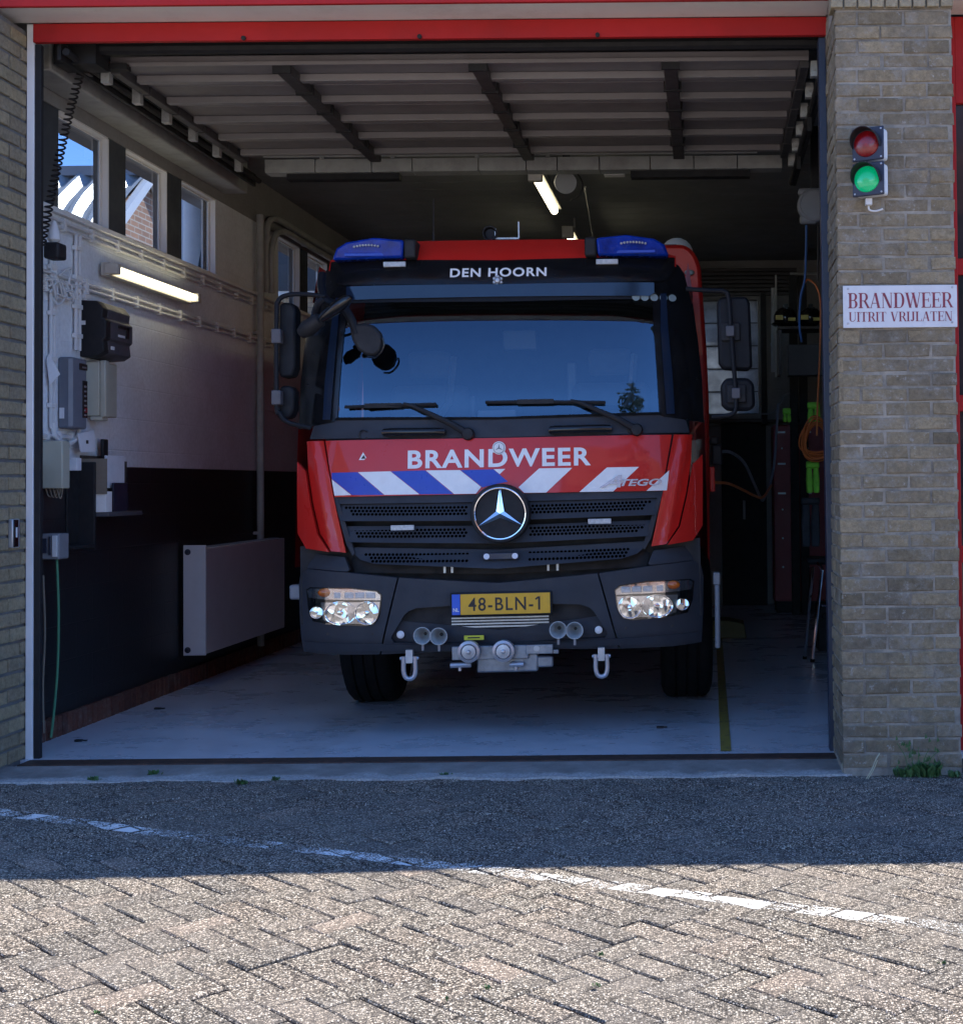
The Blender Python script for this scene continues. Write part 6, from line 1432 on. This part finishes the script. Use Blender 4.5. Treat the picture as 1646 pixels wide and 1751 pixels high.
# ================================================================ outside: neighbours, seen through the windows and in reflections
def wallmat2(name, c1, c2, mort):
    m, N, L = newmat(name)
    o = N.new('ShaderNodeOutputMaterial'); p = N.new('ShaderNodeBsdfPrincipled'); L.new(p.outputs[0], o.inputs[0])
    tc = N.new('ShaderNodeTexCoord'); sx = N.new('ShaderNodeSeparateXYZ'); L.new(tc.outputs['Object'], sx.inputs[0]); ad = N.new('ShaderNodeMath'); ad.operation = 'ADD'
    L.new(sx.outputs[0], ad.inputs[0]); L.new(sx.outputs[1], ad.inputs[1]); cx = N.new('ShaderNodeCombineXYZ'); L.new(ad.outputs[0], cx.inputs[0]); L.new(sx.outputs[2], cx.inputs[1])
    b = N.new('ShaderNodeTexBrick'); L.new(cx.outputs[0], b.inputs['Vector']); b.inputs['Scale'].default_value = 1; b.inputs['Brick Width'].default_value = .22; b.inputs['Row Height'].default_value = .0725; b.inputs['Mortar Size'].default_value = .008
    b.inputs['Color1'].default_value = (*c1, 1); b.inputs['Color2'].default_value = (*c2, 1); b.inputs['Mortar'].default_value = (*mort, 1)
    n1 = noise(N, L, tc.outputs['Object'], 3, 6, .7); c = mixc(N, L, .5, b.outputs['Color'], ramp_out(N, L, n1.outputs[0], [(.3, (.6,) * 3), (.7, (1.15,) * 3)]), 'MULTIPLY'); L.new(c, p.inputs['Base Color'])
    p.inputs['Roughness'].default_value = .9; L.new(bumpn(N, L, b.outputs['Fac'], -.6, .008), p.inputs['Normal']); return m
M['nbrick'] = wallmat2('neighbour_brick', (.36, .20, .13), (.28, .16, .11), (.42, .38, .33))
M['obrick'] = wallmat2('orange_brick', (.46, .17, .08), (.38, .14, .07), (.40, .36, .32))
M['ybrick'] = wallmat2('pale_cladding', (.46, .36, .24), (.40, .32, .22), (.20, .17, .13))
def house(name, label, x0, x1, y0, y1, eave, ridge, axis, wm, rm, wins=(), corr=False, face='front'):
    root = thing(name, label, 'house', ((x0 + x1) / 2, (y0 + y1) / 2, 0)); m = MB()
    if axis == 'x':
        ym = (y0 + y1) / 2
        m.prism([(x0, y0, -.1), (x0, y1, -.1), (x0, y1, eave), (x0, ym, ridge), (x0, y0, eave)], (x1 - x0, 0, 0))
    else:
        xm = (x0 + x1) / 2
        m.prism([(x0, y0, -.1), (x1, y0, -.1), (x1, y0, eave), (xm, y0, ridge), (x0, y0, eave)], (0, y1 - y0, 0))
    wl_o = m.build('wall', wm, root, smooth=False)
    m = MB(); ov = .25
    def slope(a, b, c, d, n=1):  # a,b eave line; c,d ridge line
        a, b, c, d = map(Vector, (a, b, c, d)); N_ = (b - a).cross(d - a).normalized(); N_ = N_ if N_.z > 0 else -N_
        if n == 1: m.add([a + N_ * .02, b + N_ * .02, c + N_ * .02, d + N_ * .02, a + N_ * .12, b + N_ * .12, c + N_ * .12, d + N_ * .12], [(0, 1, 2, 3), (4, 5, 6, 7), (0, 1, 5, 4), (1, 2, 6, 5), (2, 3, 7, 6), (3, 0, 4, 7)]); return
        vs = []
        rows = 14
        for i in range(n + 1):
            t = i / n; h = .06 + .045 * math.sin(t * n * math.pi / 3)
            for k in range(rows + 1):
                u = k / rows; e = a.lerp(b, t); r_ = d.lerp(c, t); p = e.lerp(r_, u); p = p + (b - a).normalized() * (.05 * math.sin(u * 13)); vs.append(p + N_ * h)
        m.add(vs, [(i * (rows + 1) + k, (i + 1) * (rows + 1) + k, (i + 1) * (rows + 1) + k + 1, i * (rows + 1) + k + 1) for i in range(n) for k in range(rows)])
    if axis == 'x':
        dz = (ridge - eave) / (ym - y0) * ov
        slope((x0 - ov, y0 - ov, eave - dz), (x1 + .06, y0 - ov, eave - dz), (x1 + .06, ym, ridge), (x0 - ov, ym, ridge), 170 if corr else 1); slope((x1 + .06, y1 + ov, eave - dz), (x0 - ov, y1 + ov, eave - dz), (x0 - ov, ym, ridge), (x1 + .06, ym, ridge))
    else:
        dz = (ridge - eave) / (xm - x0) * ov
        slope((x0 - ov, y1 + .1, eave - dz), (x0 - ov, y0 - .1, eave - dz), (xm, y0 - .1, ridge), (xm, y1 + .1, ridge)); slope((x1 + ov, y0 - .1, eave - dz), (x1 + ov, y1 + .1, eave - dz), (xm, y1 + .1, ridge), (xm, y0 - .1, ridge))
    m.build('roof', rm, root)
    for (fx, z0_, w_, h_, side_) in wins:
        f = MB(); g_ = MB()
        if side_ == 'y1': f.box(fx, fx + w_, y1 + .0, y1 + .06, z0_, z0_ + h_); g_.box(fx + .07, fx + w_ - .07, y1 + .062, y1 + .066, z0_ + .07, z0_ + h_ - .07)
        else: f.box(x1, x1 + .06, fx, fx + w_, z0_, z0_ + h_); g_.box(x1 + .062, x1 + .066, fx + .07, fx + w_ - .07, z0_ + .07, z0_ + h_ - .07)
        wf = f.build('window', M['bead'], root, bevel=.01); g_.build('pane', M['black'], wf)
    return root, wl_o
r1, w1 = house('neighbour_house', 'neighbouring house with a pale corrugated roof and sunlit brick gable outside the side windows', -14.5, -7.0, 7.0, 13.2, 2.75, 5.24, 'x', M['nbrick'], M['roofsheet'], corr=True)
m = MB(); ym = 10.1
for s in (-1, 1):
    yb_ = ym + s * 3.35; zb = 5.30 - (5.24 - 2.75) / 3.1 * 3.35
    m.prism([(-6.97, ym, 5.34), (-6.97, ym, 5.19), (-6.97, yb_, zb - .13), (-6.97, yb_, zb + .02)] if s > 0 else [(-6.97, ym, 5.34), (-6.97, yb_, zb + .02), (-6.97, yb_, zb - .13), (-6.97, ym, 5.19)], (.08, 0, 0))
m.build('verge_board', M['zinc'], r1)
m = MB(); m.box(-14.6, -6.95, ym - .10, ym + .10, 5.26, 5.38); m.build('ridge_cap', M['grey'], r1)
r2, w2 = house('rear_house', 'pale boarded house with a window farther back outside the side windows', -8.0, -5.3, 14.2, 19.0, 5.4, 7.2, 'x', M['ybrick'], M['rooftile'])
for k, xx in enumerate((-7.75, -6.75)):
    f = MB(); f.box(xx, xx + .8, 14.13, 14.2, 4.3, 5.25); wf = f.build('window', M['bead'], r2, bevel=.01); g_ = MB(); g_.box(xx + .08, xx + .72, 14.12, 14.128, 4.38, 5.17); g_.build('pane', M['frame'], wf)
m = MB(); m.box(-4.66, -3.9, 4.9, 5.1, -.1, 4.0); m.box(-4.70, -3.9, 4.86, 5.14, 4.0, 4.06); o = m.build('pale_outbuilding', M['zinc'], smooth=False); tag(o, 'pale grey wall outside the third side window', 'wall')
m = MB(); m.tube([(-4.27, 4.4, -.1), (-4.27, 4.4, 4.1)], .085, 14); m.tube([(-4.27, 4.4, 3.0), (-4.27, 4.4, 3.06)], .10, 14)
o = m.build('drain_pipe', M['white']); tag(o, 'fat white drain pipe outside the third side window', 'drain pipe')
m = MB(); m.tube([(-4.0, 3.55, 2.45), (-4.0, 4.20, 3.9)], .03, 8); m.box(-4.04, -3.96, 3.50, 3.58, -.1, 2.5); o = m.build('slanted_strut', M['matblack']); tag(o, 'dark slanted strut beside the white drain pipe outside', 'strut')

# across the forecourt (seen in the windscreen and the bonnet)
house('opposite_house', 'orange brick gabled house across the forecourt, mirrored in the bonnet', -31, -16, -30, -20, 5.6, 10.2, 'y', M['obrick'], M['rooftile'], wins=[(-29 + 3.2 * k, z, 1.5, 1.5, 'y1') for k in range(4) for z in (.9, 3.7)] + [(-24.6, 6.6, 1.8, 1.5, 'y1')])
house('terraced_house', 'long orange tiled house across the forecourt behind the conifer', 1, 24, -36, -26, 7.0, 11.8, 'x', M['obrick'], M['rooftile'], wins=[(2.0 + k * 3.4, .9, 1.6, 1.4, 'y1') for k in range(6)])
def conifer(x, y, h, label, seed):
    rr = random.Random(seed); root = thing('conifer_tree', label, 'tree', (x, y, -.03))
    m = MB(); m.tube([(x, y, -.1), (x + .05, y, h * .4), (x, y + .05, h * .8), (x, y, h)], [.26, .19, .09, .02], 8)
    nb = 95; br = []
    for k in range(nb):
        t = .08 + .9 * k / nb; z = h * t; R_ = min(5.2, (h * 1.05) * (1 - t)) * rr.uniform(.55, 1.1) + .15; a = k * 2.4 + rr.uniform(-.4, .4)
        e = Vector((x + R_ * math.cos(a), y + R_ * math.sin(a), z - R_ * rr.uniform(-.05, .3))); br.append((Vector((x, y, z)), e, R_)); m.tube([(x, y, z), e], [.035 * (1 - t) + .01, .006], 4)
    m.build('trunk', M['bark'], root)
    c = MB()
    for a_, e, R_ in br:
        n = int(40 * R_) + 16
        for q in range(n):
            u = rr.uniform(.15, 1.02); p = a_.lerp(e, u) + Vector((rr.gauss(0, .14), rr.gauss(0, .14), rr.gauss(0, .08))); d = (e - a_).normalized() + Vector((rr.gauss(0, .5), rr.gauss(0, .5), rr.gauss(-.1, .4))); d.normalize()
            w = d.cross(Vector((rr.gauss(0, 1), rr.gauss(0, 1), rr.gauss(0, 1)))).normalized() * .06; l = rr.uniform(.18, .4); c.add([p - w, p + w, p + d * l], [(0, 1, 2)])
    c.build('crown', M['needle'], root, smooth=False, fix=False); return root
# place the conifer where the windscreen mirrors it
def mirror_dir(px, py):
    x, z = T(px, py); e = .01; n = Vector((Yf(x + e, z) - Yf(x - e, z), -2 * e, 0)); 
    tx = Vector((2 * e, Yf(x + e, z) - Yf(x - e, z), 0)); tz = Vector((0, Yf(x, z + e) - Yf(x, z - e), 2 * e)); n = tx.cross(tz).normalized()
    R3 = TMX.to_3x3(); n = (R3 @ n).normalized(); P = TMX @ Vector((x, Yf(x, z), z)); d = (P - CAM).normalized(); r = d - 2 * d.dot(n) * n
    return P, r
P_, r_ = mirror_dir(1080, 650); k_ = (-21.0 - P_.y) / r_.y; TP_ = P_ + r_ * k_
print('CONIFER TOP', TP_)
conifer(TP_.x, -21.0, min(16.0, max(7.0, TP_.z)), 'tall pointed conifer across the forecourt, mirrored in the windscreen', 5)
P_, r_ = mirror_dir(1030, 690); k_ = (-24.0 - P_.y) / r_.y; TP_ = P_ + r_ * k_; print('CONIFER2', TP_)
for pq in [(600, 775), (700, 775), (800, 775), (650, 600), (850, 600), (850, 700), (850, 530), (1100, 600), (590, 650)]:
    P_, r_ = mirror_dir(*pq); k_ = (-28.0 - P_.y) / r_.y; print('MIRROR', pq, [round(v, 2) for v in (P_ + r_ * k_)], 'elev', round(math.degrees(math.asin(r_.normalized().z)), 1))
print('HW', T(512, 968), T(533, 700), T(562, 462), T(571, 850), T(857, 1018), T(857, 1110))

# ---------------------------------------------------------------- repeated pieces become parts of their own
def split_pieces(o):
    me = o.data; n = len(me.vertices); par = list(range(n))
    def find(a):
        while par[a] != a: par[a] = par[par[a]]; a = par[a]
        return a
    for e in me.edges:
        a, b = find(e.vertices[0]), find(e.vertices[1])
        if a != b: par[a] = b
    comps = {}
    for v in range(n): comps.setdefault(find(v), []).append(v)
    comps = list(comps.values())
    if len(comps) < 2: return
    smooth = [p.use_smooth for p in me.polygons]; root_of = {v: i for i, c in enumerate(comps) for v in c}
    faces = [[] for _ in comps]
    for p in me.polygons: faces[root_of[p.vertices[0]]].append(tuple(p.vertices))
    metas = []
    for c, fs in zip(comps, faces):
        ix = {v: i for i, v in enumerate(c)}; m2 = bpy.data.meshes.new(o.name); m2.from_pydata([tuple(me.vertices[v].co) for v in c], [], [tuple(ix[v] for v in f) for f in fs])
        for mt in me.materials: m2.materials.append(mt)
        m2.polygons.foreach_set('use_smooth', [True] * len(m2.polygons)); m2.set_sharp_from_angle(angle=R(35)); m2.update(); metas.append(m2)
    o.data = metas[0]
    for m2 in metas[1:]:
        q = o.copy(); q.data = m2; COL.objects.link(q)
SPLIT = {'bracket', 'radiator_bracket', 'parking_sensor', 'panel_stile', 'hinge', 'visor_bracket', 'round_sticker', 'bumper_hole', 'grab_rail', 'end_plug', 'sign_screw', 'screw', 'clip', 'cab_side', 'side_window', 'sensor', 'name_plate', 'lock', 'button', 'switch', 'lintel_stud', 'daylight_lens', 'glazing_bar', 'reflective_band', 'soffit', 'display', 'cab_equipment', 'name_label', 'reveal_lining', 'hose_nipple', 'brick_cap', 'duct_section', 'shelf_bracket', 'back_wall', 'shutter_housing', 'cooler_bars'}
for o in list(bpy.data.objects):
    if o.type == 'MESH' and o.name.split('.')[0] in SPLIT: split_pieces(o)
